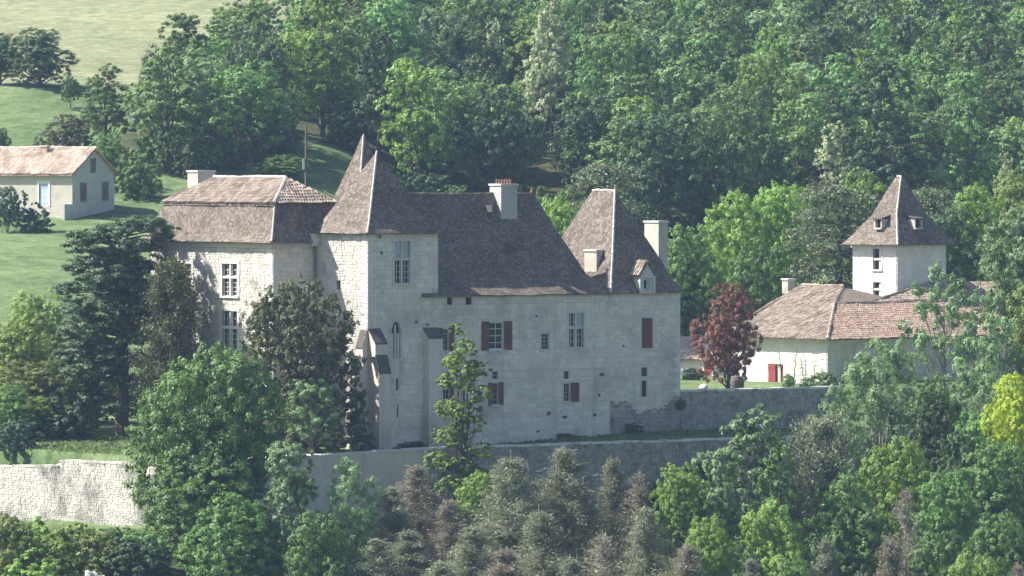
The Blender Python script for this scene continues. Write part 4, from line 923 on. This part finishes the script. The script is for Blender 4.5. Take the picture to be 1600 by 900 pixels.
for (px_, py_, r) in [(215, 350, 1.5), (245, 352, 1.3), (265, 362, .8), (180, 362, 1.6), (150, 372, 1.5), (125, 385, 1.2), (200, 385, 1.8), (165, 402, 1.9), (128, 415, 1.6), (218, 415, 1.5), (190, 432, 1.9), (150, 442, 1.7), (108, 446, 1.2), (228, 447, 1.2),
                     (205, 464, 1.7), (165, 474, 1.7), (130, 482, 1.7), (222, 487, 1.2), (193, 502, 1.7), (150, 512, 1.9), (113, 517, 1.3), (212, 527, 1.4), (172, 537, 1.8), (135, 547, 1.8), (104, 562, 1.2), (203, 562, 1.5), (165, 578, 1.7), (130, 592, 1.5), (188, 602, 1.5), (150, 622, 1.4), (178, 637, 1.1)]:
    x_, z_ = (px_-190)/21.5, (690-py_)/21.5
    for yy in (rng.uniform(-3, -.6), rng.uniform(.4, 2.8)): lob.append((x_+rng.normal()*.3, yy*(1.2 if abs(x_) < 2 else .7), z_+rng.normal()*.2, r*rng.uniform(1.0, 1.25)))
V, Q, T = crown_from_lobes(rng, lob, 95000, .2, .8, .40, 12, flat=.46, shell=.3); mb = MB()
mb.tube([(0, 0, -.6), (.1, 0, 5), (.0, .1, 10.5), (.5, 0, 15.6)], [.52, .42, .27, .05], 8)
for (x_, y_, z_, r) in lob: mb.tube([(x_*.03, 0, z_-.5), (x_*.5, y_*.5, z_-.15), (x_*1.05, y_*1.05, z_-.25)], [.09, .06, .02], 5, cap=False)
proto('cedar0', V, Q, T, mb, 9.67, 16.6)
for i in range(2):
    tiers = [(z+r_.normal()*.2, list(np.arange(7)*51.4+r_.uniform(0, 50)), 6.6*(1-((z-2)/12.5)**2.2*.75)*r_.uniform(.85, 1.1)) for z in np.linspace(2.5, 13, 10)]
    cedar('cedarfar%d' % i, 55+i, tiers, 13.4, 26000, .36, .4, .16)
def conifer(key, seed, H=10., R=2.2, n=13000, size=.30, power=.85, twig=True, bark='pale_bark', asp=.2):
    """A thin, open conifer: whorls of rising twigs carrying narrow needle sprays."""
    rng = np.random.default_rng(seed); mb = MB(); mb.tube([(0, 0, -.5), (rng.normal()*.06, 0, H*.5), (rng.normal()*.1, rng.normal()*.1, H)], [.13, .08, .015], 6)
    C, N, D, T = [], [], [], []; nb = 170; tt = rng.random(nb)**.85
    for t in tt:
        z = H*(.05+.93*t); ln = R*((1-t)**power*.9+.10)*rng.uniform(.55, 1.25); a = rng.uniform(0, 2*math.pi); d = np.array([math.cos(a), math.sin(a), rng.uniform(.05, .5)])
        p0 = np.array([0, 0, z-.3]); e = p0+d*ln; mb.tube([p0, (p0+e)/2-np.array([0, 0, .05*ln]), e], [.03, .018, .006], 3, cap=False)
        k = int(n/nb*(.35+ln/R)); s = rng.random(k)**.7
        for _ in range(1):
            P = p0+d*ln*s[:, None]*1.05+rng.normal(size=(k, 3))*(.10+.16*ln*s[:, None]*.6)
            C.append(P); D.append(d+rng.normal(size=(k, 3))*.55+np.array([0, 0, .35])); N.append(rng.normal(size=(k, 3))+np.array([0, 0, .4])); T.append(np.clip(rng.random(k)*.8+.2*rng.random(), 0, 1))
    C = np.concatenate(C); N = np.concatenate(N); D = np.concatenate(D); V, Q = leaf_cards(rng, C, N, size, asp, D)
    proto(key, V, Q, np.concatenate(T), mb, 2*np.percentile(np.abs(V[:, 0]), 97.5), H, bark)
for i in range(4): conifer('con%d' % i, 300+i, 10., 2.5+.25*(i % 2), 34000, .22, asp=.17)
conifer('snag', 310, 10, 2.6, 9000, .26, .6, asp=.15)
conifer('oldpine', 311, 9, 2.6, 30000, .22, .35, bark='bark', asp=.3)

def plant(name, label, cat, key, mat, X, Y, width, height, rot=0., group=None, sink=0., base=None, depth=None):
    crown, trunk, W, H = PROTO[key]; z = (tz(X, Y) if base is None else base)-sink
    o = thing(name, label, cat, (X, Y, z), rot, group); kz = min(height/H, (1.8 if key[:3] in ('con', 'sna') else 1.3)*width/W)
    c = link('crown' if trunk else 'foliage', crown, o); c.scale = (width/W, (depth or width)/W, kz); c.location.z = height-H*kz; c.material_slots[0].link = 'OBJECT'; c.material_slots[0].material = L[mat]
    if trunk: t = link('trunk', trunk, o); t.scale = (width/W, (depth or width)/W, height/H)
    return o
def at(px, ytop, wpx, d, key, mat, label, name='tree', cat='tree', rot=None, group=None, ybase=None, dz=None, minh=2.0):
    """A plant standing at distance d under image column px, crown top at row ytop, crown wpx wide."""
    X = (px-800)*d/FPX; Y = d-CAMD; base = tz(X, Y) if ybase is None else CAMZ-(ybase-YH)*d/FPX
    top = CAMZ-(ytop-YH)*d/FPX; h = max(minh, top-base)
    return plant(name, label, cat, key, mat, X, Y, wpx*d/FPX, h, RNG.uniform(0, 6.28) if rot is None else rot, group, .1, base, dz)

# --- trees and shrubs on and below the terrace, named one by one
at(190, 333, 208, 511, 'cedar0', 'cedar', 'tall dark blue-green cedar with layered boughs beside the left pavilion', 'cedar_tree', rot=.0)
at(268, 398, 92, 507, 'oldpine', 'yew', 'thin olive conifer in front of the left pavilion windows', 'conifer_tree', rot=.6)
at(460, 438, 206, 496.5, 'yew', 'yew', 'large dense olive-green yew in the corner between pavilion and tower', 'yew_tree', rot=1.1)
at(328, 543, 255, 479.5, 'wide', 'mid', 'broad bright green tree on the terrace in front of the left pavilion', 'broadleaf_tree', rot=.4)
at(487, 590, 92, 492.5, 'loose0', 'greygreen', 'small pale green tree at the foot of the corner tower', 'broadleaf_tree')
at(718, 500, 118, 490.5, 'ash', 'bright', 'slender tree with feathery foliage rising in front of the main facade', 'ash_tree', rot=.3)
at(60, 455, 150, 523, 'near1', 'olive', 'yellow-olive tree at the left edge behind the cedar', 'broadleaf_tree')
at(18, 505, 120, 518, 'near2', 'olive', 'olive-green tree cut by the left frame edge, below the meadow', 'broadleaf_tree')
at(112, 545, 125, 516, 'near3', 'mid', 'green tree in the shade left of the cedar trunk', 'broadleaf_tree')
at(52, 562, 150, 512, 'near1', 'olive', 'broad olive shrub-like tree above the dark laurel bush', 'broadleaf_tree')
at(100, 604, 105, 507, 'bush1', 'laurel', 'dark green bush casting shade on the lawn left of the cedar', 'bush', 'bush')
at(24, 668, 84, 499, 'bush0', 'laurel', 'rounded blue-green laurel bush at the left end of the terrace wall', 'bush', 'bush')
at(238, 655, 70, 505, 'bush2', 'yew', 'low olive bush at the foot of the cedar trunk', 'bush', 'bush')
at(152, 672, 30, 507, 'bush1', 'bright', 'small bright bush on the lawn left of the cedar trunk', 'bush', 'bush', minh=.5)
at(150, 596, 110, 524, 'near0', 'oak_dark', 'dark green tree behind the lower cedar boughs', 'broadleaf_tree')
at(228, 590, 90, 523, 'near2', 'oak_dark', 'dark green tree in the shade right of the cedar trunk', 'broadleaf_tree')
at(55, 618, 115, 508, 'near2', 'olive', 'olive-green tree between the laurel and the dark bush', 'broadleaf_tree')
at(20, 600, 90, 506, 'near0', 'mid', 'green tree just above the laurel at the left edge', 'broadleaf_tree')
at(316, 715, 165, 475, 'near2', 'mid', 'dense green tree covering the corner of the terrace wall', 'broadleaf_tree')
at(360, 770, 150, 470, 'near3', 'mid', 'dark green tree low down below the terrace wall corner', 'broadleaf_tree')
at(452, 690, 112, 473, 'pop0', 'greygreen', 'tall pale green poplar in front of the smooth terrace wall', 'poplar_tree')
at(545, 715, 110, 476, 'loose1', 'greygreen', 'loose grey-green tree in front of the smooth terrace wall', 'broadleaf_tree')
at(498, 800, 120, 468, 'near0', 'mid', 'green tree at the bottom edge below the poplar', 'broadleaf_tree')
for i, (x, y, w, mt, lb) in enumerate([(20, 808, 110, 'olive', 'yellowish shrub in the hedge at the left frame edge'), (95, 826, 110, 'bright', 'light green shrub in the hedge below the white wall, second from the left'), (165, 832, 110, 'olive', 'olive shrub in the hedge under the middle of the white wall'),
                                       (228, 840, 90, 'mid', 'green shrub at the right end of the hedge below the white wall'), (55, 855, 120, 'bright', 'low light green shrub in the bottom left corner'), (215, 872, 110, 'oak_dark', 'dark shrub at the bottom edge right of the white rock')]):
    at(x, y, w, 474-2*(i > 3), 'bush%d' % (i % 3), mt, lb, 'shrub', 'shrub', group='hedge below the white wall', minh=2.5)
for i, (x, y, w, mt, lb) in enumerate([(-5, 798, 90, 'olive', 'yellow-green shrub at the foot of the white wall by the left edge'), (60, 806, 95, 'bright', 'light green shrub at the foot of the white wall'), (125, 815, 95, 'olive', 'olive shrub at the foot of the white wall, middle'), (190, 822, 90, 'mid', 'green shrub at the foot of the white wall near its corner')]):
    at(x, y, w, 486-2.2*i, 'bush%d' % (i % 3), mt, lb, 'shrub', 'shrub', group='hedge below the white wall', minh=1.2)
CONI = [(612, 770, 90, 478, 'con0', 'brown', 'thin grey-green conifer leftmost of the group below the terrace'), (655, 735, 95, 481, 'con1', 'greybrown', 'bare-looking brown conifer just right of the smooth wall'), (702, 790, 85, 476, 'con2', 'greybrown', 'brown conifer below the slender ash tree'),
        (752, 752, 60, 482, 'near2', 'bright', 'bright green young tree among the brown conifers below the ash'), (800, 716, 120, 479, 'con3', 'brown', 'tall olive-brown conifer with pointed top below the facade'), (884, 706, 115, 481, 'con1', 'brown', 'tallest brownish conifer in front of the rough terrace wall'),
        (958, 722, 75, 483, 'con2', 'brown', 'greenish conifer right of the tallest one at the rough wall'), (996, 745, 80, 479, 'snag', 'greybrown', 'thin grey-brown half-dead conifer near the end of the terrace'), (640, 838, 110, 470, 'con2', 'brown', 'grey-green conifer low at the bottom left of the conifer group'),
        (738, 830, 110, 470, 'con0', 'brown', 'olive conifer at the bottom edge under the ash tree'), (845, 800, 105, 472, 'con3', 'brown', 'dense conifer at the bottom centre below the tallest ones'), (940, 842, 110, 468, 'snag', 'greybrown', 'pinkish-brown leafless conifer at the bottom edge'),
        (1010, 800, 100, 471, 'con0', 'brown', 'olive-green conifer at the bottom beside the bright trees'), (585, 850, 90, 468, 'con1', 'brown', 'dull green conifer at the bottom edge left of the conifer group'), (790, 865, 110, 464, 'con2', 'greybrown', 'brownish conifer cut by the bottom edge below the pointed one'),
        (895, 878, 100, 463, 'con1', 'brown', 'conifer top just showing at the bottom edge centre'), (1075, 850, 95, 466, 'con3', 'greybrown', 'grey-brown conifer at the bottom edge below the bright green trees'), (690, 880, 100, 462, 'con3', 'brown', 'conifer top at the bottom edge left of centre')]
for c in CONI: at(c[0], c[1]-16, c[2]*1.3, *c[3:6], c[6], 'conifer_tree' if c[4] != 'near2' else 'broadleaf_tree', group='thin conifers below the terrace' if c[4] != 'near2' else None)
RIGHT = [(1062, 724, 95, 478, 'near1', 'bright', 'bright green tree at the right end of the conifers'), (1180, 640, 150, 486, 'pop1', 'greygreen', 'tall silvery-green poplar below the garden wall'), (1120, 700, 110, 480, 'pop0', 'greygreen', 'silvery-green tree left of the tall poplar'),
         (1215, 695, 90, 478, 'pop1', 'mid', 'green poplar standing before the tall silvery one'), (1208, 782, 130, 469, 'near3', 'bright', 'light green rounded tree at the bottom under the poplars'), (1105, 805, 90, 468, 'near0', 'bright', 'light green tree low down left of the rounded one'),
         (1285, 640, 120, 487, 'oldpine', 'brown', 'olive-brown tree with thin foliage right of the poplar'), (1375, 530, 135, 503, 'loose0', 'greygreen', 'tall airy grey-green acacia in front of the farmhouse wall'), (1310, 600, 100, 497, 'loose1', 'greygreen', 'airy grey-green tree at the end of the garden wall'),
         (1405, 690, 150, 483, 'near2', 'bright', 'broad fresh green tree in the middle of the right slope'), (1325, 740, 135, 478, 'near0', 'mid', 'green rounded tree right of the lower poplars'), (1462, 612, 110, 497, 'near3', 'oak_dark', 'dark green tree under the farmhouse wall at the right'),
         (1530, 640, 120, 493, 'near1', 'mid', 'green tree below the yellow one near the right edge'), (1580, 584, 90, 491, 'near0', 'yellow', 'vivid yellow-green tree at the right edge'), (1415, 752, 95, 474, 'snag', 'greybrown', 'grey-brown leafless tree on the right slope'),
         (1390, 830, 110, 467, 'con0', 'greybrown', 'brown conifer low on the right slope'), (1480, 735, 110, 478, 'near1', 'mid', 'green tree right of the leafless one'), (1560, 690, 130, 486, 'near2', 'mid', 'large green tree at the right edge below the yellow one'),
         (1290, 830, 110, 467, 'con2', 'brown', 'grey-green conifer at the bottom between bright trees'), (1470, 830, 110, 467, 'near3', 'mid', 'green tree at the bottom edge towards the right corner'), (1560, 800, 120, 471, 'near0', 'mid', 'green tree in the lower right corner'),
         (1170, 862, 90, 463, 'con1', 'brown', 'olive conifer at the bottom edge below the light green tree'), (1520, 865, 110, 463, 'near2', 'bright', 'light green tree at the bottom edge in the right corner'), (1345, 880, 100, 462, 'con3', 'greybrown', 'brown conifer top at the bottom edge of the right slope'),
         (1240, 872, 80, 463, 'near1', 'mid', 'small green tree at the bottom edge right of the olive conifer'), (1590, 870, 90, 463, 'con0', 'greybrown', 'brown tree cut by the lower right frame corner'), (1500, 672, 90, 489, 'near3', 'oak_dark', 'dark tree in the gap on the right slope')]
RIGHT += [(1450, 585, 105, 515, 'near0', 'mid', 'green tree on the bank before the long farmhouse wall'), (1530, 566, 115, 517, 'loose0', 'greygreen', 'airy green tree on the bank near the right end of the farmhouse'), (1400, 612, 90, 508, 'near1', 'oak_dark', 'dark green tree on the bank below the airy acacia'),
          (1600, 600, 90, 512, 'near2', 'mid', 'green tree behind the yellow one at the right edge')]
for c in RIGHT: at(*c[:6], c[6], 'conifer_tree' if c[4][:3] in ('con', 'sna') else ('poplar_tree' if c[4][:3] == 'pop' else 'broadleaf_tree'))
# --- garden and farm
at(1138, 443, 96, 537, 'near3', 'plum', 'purple-red plum tree in front of the farmhouse', 'plum_tree', ybase=611, rot=2.0)
at(1475, 410, 125, 533, 'airy0', 'greygreen', 'airy acacia leaning over the farmhouse roof', 'acacia_tree')
at(1590, 325, 140, 541, 'near1', 'greygreen', 'tall light green tree right of the square tower', 'broadleaf_tree')
at(1540, 462, 110, 530, 'airy1', 'greygreen', 'airy tree in front of the right end of the farmhouse roof', 'broadleaf_tree')
at(1622, 430, 110, 534, 'near3', 'olive', 'olive-green tree at the right edge beside the farmhouse', 'broadleaf_tree')
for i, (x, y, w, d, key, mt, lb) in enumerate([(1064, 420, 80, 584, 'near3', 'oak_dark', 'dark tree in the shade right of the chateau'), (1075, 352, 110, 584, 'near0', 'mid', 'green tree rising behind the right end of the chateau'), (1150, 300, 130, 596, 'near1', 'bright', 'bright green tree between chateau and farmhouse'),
        (1215, 288, 120, 604, 'near2', 'bright', 'bright green tree left of the grey cedar'), (1180, 372, 120, 588, 'near3', 'mid', 'green tree behind the plum tree'), (1255, 292, 90, 610, 'near0', 'bright', 'bright green tree top just left of the grey cedar crown'), (1345, 270, 110, 614, 'near3', 'bright', 'bright green crown behind the grey cedar'),
        (1520, 290, 120, 606, 'near0', 'bright', 'bright green tree behind the square tower at its right'), (1590, 268, 130, 610, 'near2', 'bright', 'bright green tree behind the farmhouse at the right edge'), (1490, 325, 100, 590, 'near3', 'oak_dark', 'dark tree close to the right side of the square tower'),
        (1440, 300, 90, 606, 'near1', 'mid', 'green tree mostly hidden by the square tower'), (870, 308, 90, 556, 'near2', 'bright', 'bright green tree between main roof and right pavilion roof'), (925, 330, 70, 556, 'near1', 'bright', 'bright green tree hidden behind the right pavilion roof'),
        (1105, 405, 80, 586, 'near1', 'bright', 'light green tree left of the plum crown')]):
    at(x, y, w, d, key, mt, lb, 'broadleaf_tree')
at(945, 249, 175, 572, 'cedarfar0', 'cedar_grey', 'grey-green spreading cedar behind the right pavilion roof', 'cedar_tree')
at(1310, 285, 205, 592, 'cedarfar1', 'cedar_grey', 'broad grey cedar between bright trees left of the square tower', 'cedar_tree')
at(1450, 288, 130, 598, 'cedarfar0', 'cedar_grey', 'grey cedar crown showing behind the square tower roof', 'cedar_tree')
# --- around the cottage and the upper left
for (x, y, w, d, key, mt, lb, nm) in [(62, 44, 110, 722, 'near0', 'oak_dark', 'dark rounded oak on the field edge at the upper left', 'broadleaf_tree'), (0, 50, 70, 724, 'near2', 'oak_dark', 'dark oak cut by the left edge at the upper left', 'broadleaf_tree'),
        (104, 178, 95, 672, 'near3', 'yew', 'olive-brown bush behind the cottage roof', 'bush'), (0, 198, 40, 676, 'near1', 'oak_dark', 'dark bush at the left edge above the cottage', 'bush'), (12, 290, 60, 641, 'bush0', 'laurel', 'dark bush before the cottage wall at the left edge', 'bush'),
        (55, 315, 60, 641, 'bush1', 'laurel', 'dark bush below the cottage door', 'bush'), (110, 118, 40, 712, 'bush2', 'oak', 'small bush beside the field-edge oak', 'bush'), (170, 205, 70, 664, 'near1', 'mid', 'green tree right of the cottage gable', 'broadleaf_tree'), (215, 240, 80, 660, 'bush2', 'oak', 'green shrub on the meadow at the wood edge', 'bush'),
        (368, 2, 90, 742, 'loose0', 'oak', 'open-crowned tree standing above the wood against the field', 'broadleaf_tree'), (345, 110, 110, 690, 'near2', 'blossom', 'cream flowering tree in the wood above the left pavilion', 'flowering_tree'),
        (440, 240, 90, 672, 'near3', 'oak', 'green tree left of the utility pole', 'broadleaf_tree'), (530, 130, 110, 700, 'far2', 'bright', 'bright green tree rising right behind the two spires', 'broadleaf_tree')]:
    at(x, y, w, d, key, mt, lb, nm, 'bush' if nm == 'bush' else 'tree')

# --- the wood on the hillside: every tree an individual
rng = np.random.default_rng(77); WOOD = []
d = 668.0
while d < 832:
    step = 8.0+rng.uniform(-.4, .8); px = 130+rng.uniform(0, 60); W_ = 7.4*FPX/d
    while px < 1670:
        p_, d_ = px+rng.normal()*W_*.18, d+rng.normal()*2.0
        if d_ > wood_front(p_) and p_ > wood_left(d_): WOOD.append((p_, d_))
        px += W_*rng.uniform(.85, 1.2)
    d += step
BLOSSOM = [(862, -4, 72, 736, 'cream flowering tree high in the wood, the tallest white patch'), (842, 62, 60, 721, 'cream flowering tree below the tallest white one'), (770, 40, 40, 734, 'small cream flowering tree left of the tallest white one'), (1302, 200, 66, 696, 'cream flowering tree at the wood edge above the grey cedar'),
           (1375, 108, 34, 722, 'small pale flowering tree high in the wood at the right'), (1572, 246, 36, 690, 'pale flowering bush at the wood edge near the right border'), (820, 165, 40, 700, 'small cream flowering tree low in the wood above the main roof')]
WOOD = [q for q in WOOD if not any(-b[2]*.5-22 < q[0]-b[0] < b[2]*.5+8 and b[3]-20 < q[1] < b[3]+4 for b in BLOSSOM)]
NAMED = {}
for (p_, d_) in WOOD:
    X, Y = (p_-800)*d_/FPX, d_-CAMD; front = d_ < wood_front(p_)+10
    h = rng.uniform(10.5, 14.5)+(1.2 if front else 0); w = rng.uniform(7.2, 10.2)
    if p_ < 500: h *= .76; w *= .9
    mt = rng.choice(['oak', 'oak_dark', 'bright', 'mid', 'greygreen'], p=[.42, .10, .16, .24, .08]); key = 'far%d' % rng.integers(0, 5) if rng.random() < .7 else 'fartall%d' % rng.integers(0, 2)
    if key[3] == 't': h *= 1.1; w *= .8
    PLACE = [(260, 'right of the cottage'), (400, 'over the left pavilion'), (530, 'left of the spires'), (660, 'right of the spires'), (780, 'left of the main chimney'), (880, 'right of the main chimney'), (1000, 'over the right pavilion'), (1130, 'right of the chateau'), (1260, 'over the plum tree'), (1380, 'left of the square tower'), (1500, 'over the square tower'), (9999, 'at the right frame edge')]
    zone = next(t for lim, t in PLACE if p_ < lim)
    lv = 'at the front edge' if front else ('low' if d_ < 722 else ('halfway up' if d_ < 757 else ('high' if d_ < 792 else 'at the very top')))
    adj = {'oak': 'mid-green', 'oak_dark': 'dark green', 'bright': 'bright green', 'mid': 'fresh green', 'greygreen': 'greyish green'}[mt]
    o = plant('woodland_tree', '', 'tree', key, mt, X, Y, w, h, rng.uniform(0, 6.28), 'trees of the wood on the hillside', .1)
    NAMED.setdefault(f'{adj} woodland tree {lv}, {zone}', []).append((p_, o))
ORD = ['leftmost', 'second from left', 'third from left', 'fourth from left', 'fifth from left', 'sixth from left', 'seventh from left']
def name_apart(named):
    """Give look-alikes of one spot labels that say which one, counted from the left."""
    for base, lst in named.items():
        lst.sort(key=lambda q: q[0])
        for k, (_, o) in enumerate(lst):
            o['label'] = base if len(lst) == 1 else f'{base}, ' + ('rightmost' if k == len(lst)-1 else ORD[min(k, 6)])
name_apart(NAMED)
for (x, y, w, d, lb) in BLOSSOM:
    X, Y = (x-800)*d/FPX, d-CAMD; top = CAMZ-(y-YH)*d/FPX; hgt = max(3., top-tz(X, Y)); plant('flowering_tree', lb, 'tree', 'fartall1', 'blossom', X, Y, 1.15*w*d/FPX, hgt+.6, rng.uniform(0, 6), None, .1)

# undergrowth along the wood's edge
rng = np.random.default_rng(78); NAMED = {}
for k in range(46):
    p_ = 200+k*31+rng.normal()*8; d_ = float(wood_front(p_))-rng.uniform(-6, 3)
    if 465 < p_ < 525: continue
    X, Y = (p_-800)*d_/FPX, d_-CAMD
    mt = rng.choice(['oak_dark', 'oak', 'mid']); zone = 'left of the spires' if p_ < 560 else ('above the main roof' if p_ < 1080 else 'behind the farmhouse')
    a = {'oak_dark': 'dark', 'oak': 'mid-green', 'mid': 'fresh green'}[mt]
    zone = next(t for lim, t in PLACE if p_ < lim)
    o = plant('undergrowth_bush', '', 'bush', 'bush%d' % rng.integers(0, 3), mt, X, Y, rng.uniform(3, 5.5), rng.uniform(2.2, 4.5), rng.uniform(0, 6), 'undergrowth along the edge of the wood', .2)
    NAMED.setdefault(f'{a} bush under the front wood trees, {zone}', []).append((p_, o))
name_apart(NAMED)

# ------------------------------------------------------------------ small things
X, Y = (478-800)*669/FPX, 669-CAMD; zb = tz(X, Y); ztop = CAMZ-(194-YH)*669/FPX
pole = thing('utility_pole', 'grey concrete utility pole with white box at the wood edge', 'pole', (X, Y, zb))
mb = MB(); H = ztop-zb; mb.tube([(0, 0, -.4), (0, 0, H)], [.13, .08], 8); mb.build('post', M['wood'], pole)
zbx = CAMZ-(265-YH)*669/FPX-zb; mb = MB(); mb.box(-.36, -.12, -.25, .1, zbx, zbx+1.0); mb.box(-.38, -.10, -.27, .12, zbx+1.0, zbx+1.06); mb.build('equipment_box', M['white'], pole)
d = 534.; X, Y = (1152-800)*d/FPX, d-CAMD; zb = tz(X, Y)
bar = thing('barrel', 'weathered grey barrel under the plum tree', 'barrel', (X, Y, zb))
mb = MB(); mb.tube([(0, 0, 0), (0, 0, .25), (0, 0, .5), (0, 0, .75), (0, 0, 1.0)], [.42, .50, .53, .50, .42], 16); mb.build('staves', M['wood'], bar)
for z in (.12, .36, .64, .88): mb = MB(); r = .53-.45*abs(z-.5)**2+.01-.03*(abs(z-.5) > .3); mb.tube([(0, 0, z-.03), (0, 0, z+.03)], [r+.01, r+.01], 16); mb.build('hoop', M['slate'], bar)
X, Y = (1099-800)*d/FPX, d-CAMD; mb = MB(); rr = np.random.default_rng(3)
import bmesh
bm = bmesh.new(); bmesh.ops.create_icosphere(bm, subdivisions=3, radius=.32)
for v in bm.verts: v.co *= 1+.12*math.sin(v.co.x*9)+.1*math.sin(v.co.y*11+1); v.co.z *= .75
me = bpy.data.meshes.new('boulder'); bm.to_mesh(me); bm.free(); me.materials.append(M['white']); o = link('boulder', me); o.location = (X, Y, tz(X, Y)+.16); tag(o, 'round white stone on the garden wall left of the plum trunk', 'stone')
X, Y = (148-800)*468/FPX, 468-CAMD
bm = bmesh.new(); bmesh.ops.create_icosphere(bm, subdivisions=4, radius=1.0)
for v in bm.verts:
    c = v.co; f = 1+.18*math.sin(c.x*5+c.z*3)+.12*math.sin(c.y*8+c.z*7)+.1*math.sin(c.x*13+c.y*4)+.06*math.sin(c.z*17); v.co = Vector((c.x*1.1*f, c.y*.8*f, c.z*1.0*f))
me = bpy.data.meshes.new('rock_outcrop'); bm.to_mesh(me); bm.free(); me.materials.append(M['rock']); o = link('rock_outcrop', me); o.location = (X, Y, CAMZ-(895-YH)*468/FPX-1.05); tag(o, 'white limestone outcrop in the hedge at the bottom left', 'rock')
# stalks and plants at the farmhouse wall
rng = np.random.default_rng(41)
for k, (x, h, lb) in enumerate([(1240, 2.6, 'tallest dry stalk leaning on the farmhouse wall'), (1256, 2.0, 'dry stalk in the middle of the farmhouse wall bed'), (1272, 1.7, 'short dry stalk nearest the farmhouse corner'), (1222, 2.4, 'dry stalk right of the red farmhouse door')]):
    v = FA.v(x, -.6); wx = FA.world(-.6, v); o = thing('garden_plant', lb, 'plant', (wx[0], wx[1], tz(*wx)), rng.uniform(0, 6), 'dry stalks at the farmhouse wall')
    mb = MB(); mb.tube([(0, 0, -.1), (.1, .05, h*.5), (.25, .05, h)], [.04, .035, .02], 5); mb.build('stem', M['wood'], o)
    C = rng.normal(size=(60, 3))*np.array([.16, .16, h*.22])+np.array([.15, .05, h*.65]); V, Q = leaf_cards(rng, C, rng.normal(size=(60, 3)), .16, .3); me = np_mesh('foliage', V, Q, rng.random(60), L['greybrown']); link('foliage', me, o)
for (x, w, h, lb) in [(1232, 26, 1.1, 'low green bush right of the red farmhouse door'), (1262, 34, .8, 'low bush along the farmhouse wall'), (1290, 60, 2.2, 'green bush hanging over the garden wall end'), (1085, 50, 1.0, 'low pale bush on the lawn by the outbuilding')]:
    d_ = 540 if x != 1290 else 530; d_ = 556 if x == 1085 else d_; X, Y = (x-800)*d_/FPX, d_-CAMD; plant('bush', lb, 'bush', 'bush%d' % (x % 3), 'greygreen' if x != 1290 else 'mid', X, Y, w*d_/FPX, h, 1.0, None, .05)
# ivy on the corner of the chateau, weeds at the wall foot
for (u, v, w, h, lb) in [(U_R-.2, -.35, .9, 2.6, 'dark ivy climbing the right corner of the chateau'), (CH.u(985), -.3, 1.6, .9, 'dark weeds at the foot of the right pavilion'), (CH.u(880), -.35, 1.8, .5, 'low weeds at the foot of the main front'), (CH.u(640), -.5, 2.4, .6, 'low weeds at the foot of the tower'), (CH.u(1040, WB_V-1), WB_V-.8, 2.6, 2.4, 'dark shrub against the end of the rough terrace wall'), (CH.u(990, WB_V-1), WB_V-.8, 2.4, 1.9, 'dark shrub at the rough terrace wall beside the half-dead conifer'), (CH.u(1090, WB_V-1), WB_V-1, 3.2, 3.6, 'dark shrub between terrace wall and silvery poplars')]:
    wx = CH.world(u, v); plant('bush', lb, 'bush', 'bush%d' % (int(u) % 3), 'oak_dark', wx[0], wx[1], w, h, 0, None, .1)
# grass tufts on the meadow and the lawns: nobody could count them
rng = np.random.default_rng(90)
def tufts(name, label, n, sample, size):
    X, Y = sample(n); Z = terrain(X, Y); P = np.stack([X, Y, Z], 1); a = rng.uniform(0, math.pi, n); s = size*rng.uniform(.5, 1.4, n)
    dx = np.stack([np.cos(a), np.sin(a), np.zeros(n)], 1)*s[:, None]*.5; up = np.stack([rng.normal(size=n)*.25*s, rng.normal(size=n)*.25*s, s*.8], 1)
    V = np.stack([P-dx, P+dx, P+dx*.5+up, P-dx*.6+up*.9], 1).reshape(-1, 3); me = np_mesh(name, V, np.arange(4*n).reshape(n, 4), rng.random(n), L['grass'])
    o = link(name, me, None, 'stuff'); tag(o, label, 'grass')
def s_meadow(n):
    d = rng.uniform(535, 716, n); px = rng.uniform(-40, 640, n); return (px-800)*d/FPX, d-CAMD
def s_lawn(n):
    u = rng.uniform(WA_U+1.3, 40, n); v = rng.uniform(WB_V+1.2, 22, n); k = (v < -.2) | ((u < PU-.5) & (v < 30)); k &= (u < 0) | (v < -.15); u, v = u[k], v[k]; q = CH.world(u, v); return q
def tl(n):
    X, Y = s_lawn(n); return X, Y
_n = 26000
Xl, Yl = s_lawn(_n)
tufts('lawn_grass', 'short grass of the terrace lawns', len(Xl), lambda n: (Xl, Yl), .16)

# ------------------------------------------------------------------ haze
mb = MB(); mb.box(-2400, 2400, -620, 2800, -48, 82)
m = bpy.data.materials.new('haze_air'); m.use_nodes = True; n = m.node_tree.nodes; n.remove(n['Principled BSDF'])
pv = n.new('ShaderNodeVolumePrincipled'); pv.inputs['Color'].default_value = (.48, .68, 1.0, 1); pv.inputs['Density'].default_value = HAZE_DENSITY; pv.inputs['Anisotropy'].default_value = .2
m.node_tree.links.new(pv.outputs[0], n['Material Output'].inputs['Volume'])
hz_ = mb.build('haze', m, None, 'stuff'); tag(hz_, 'thin bluish summer haze over the whole valley', 'haze')
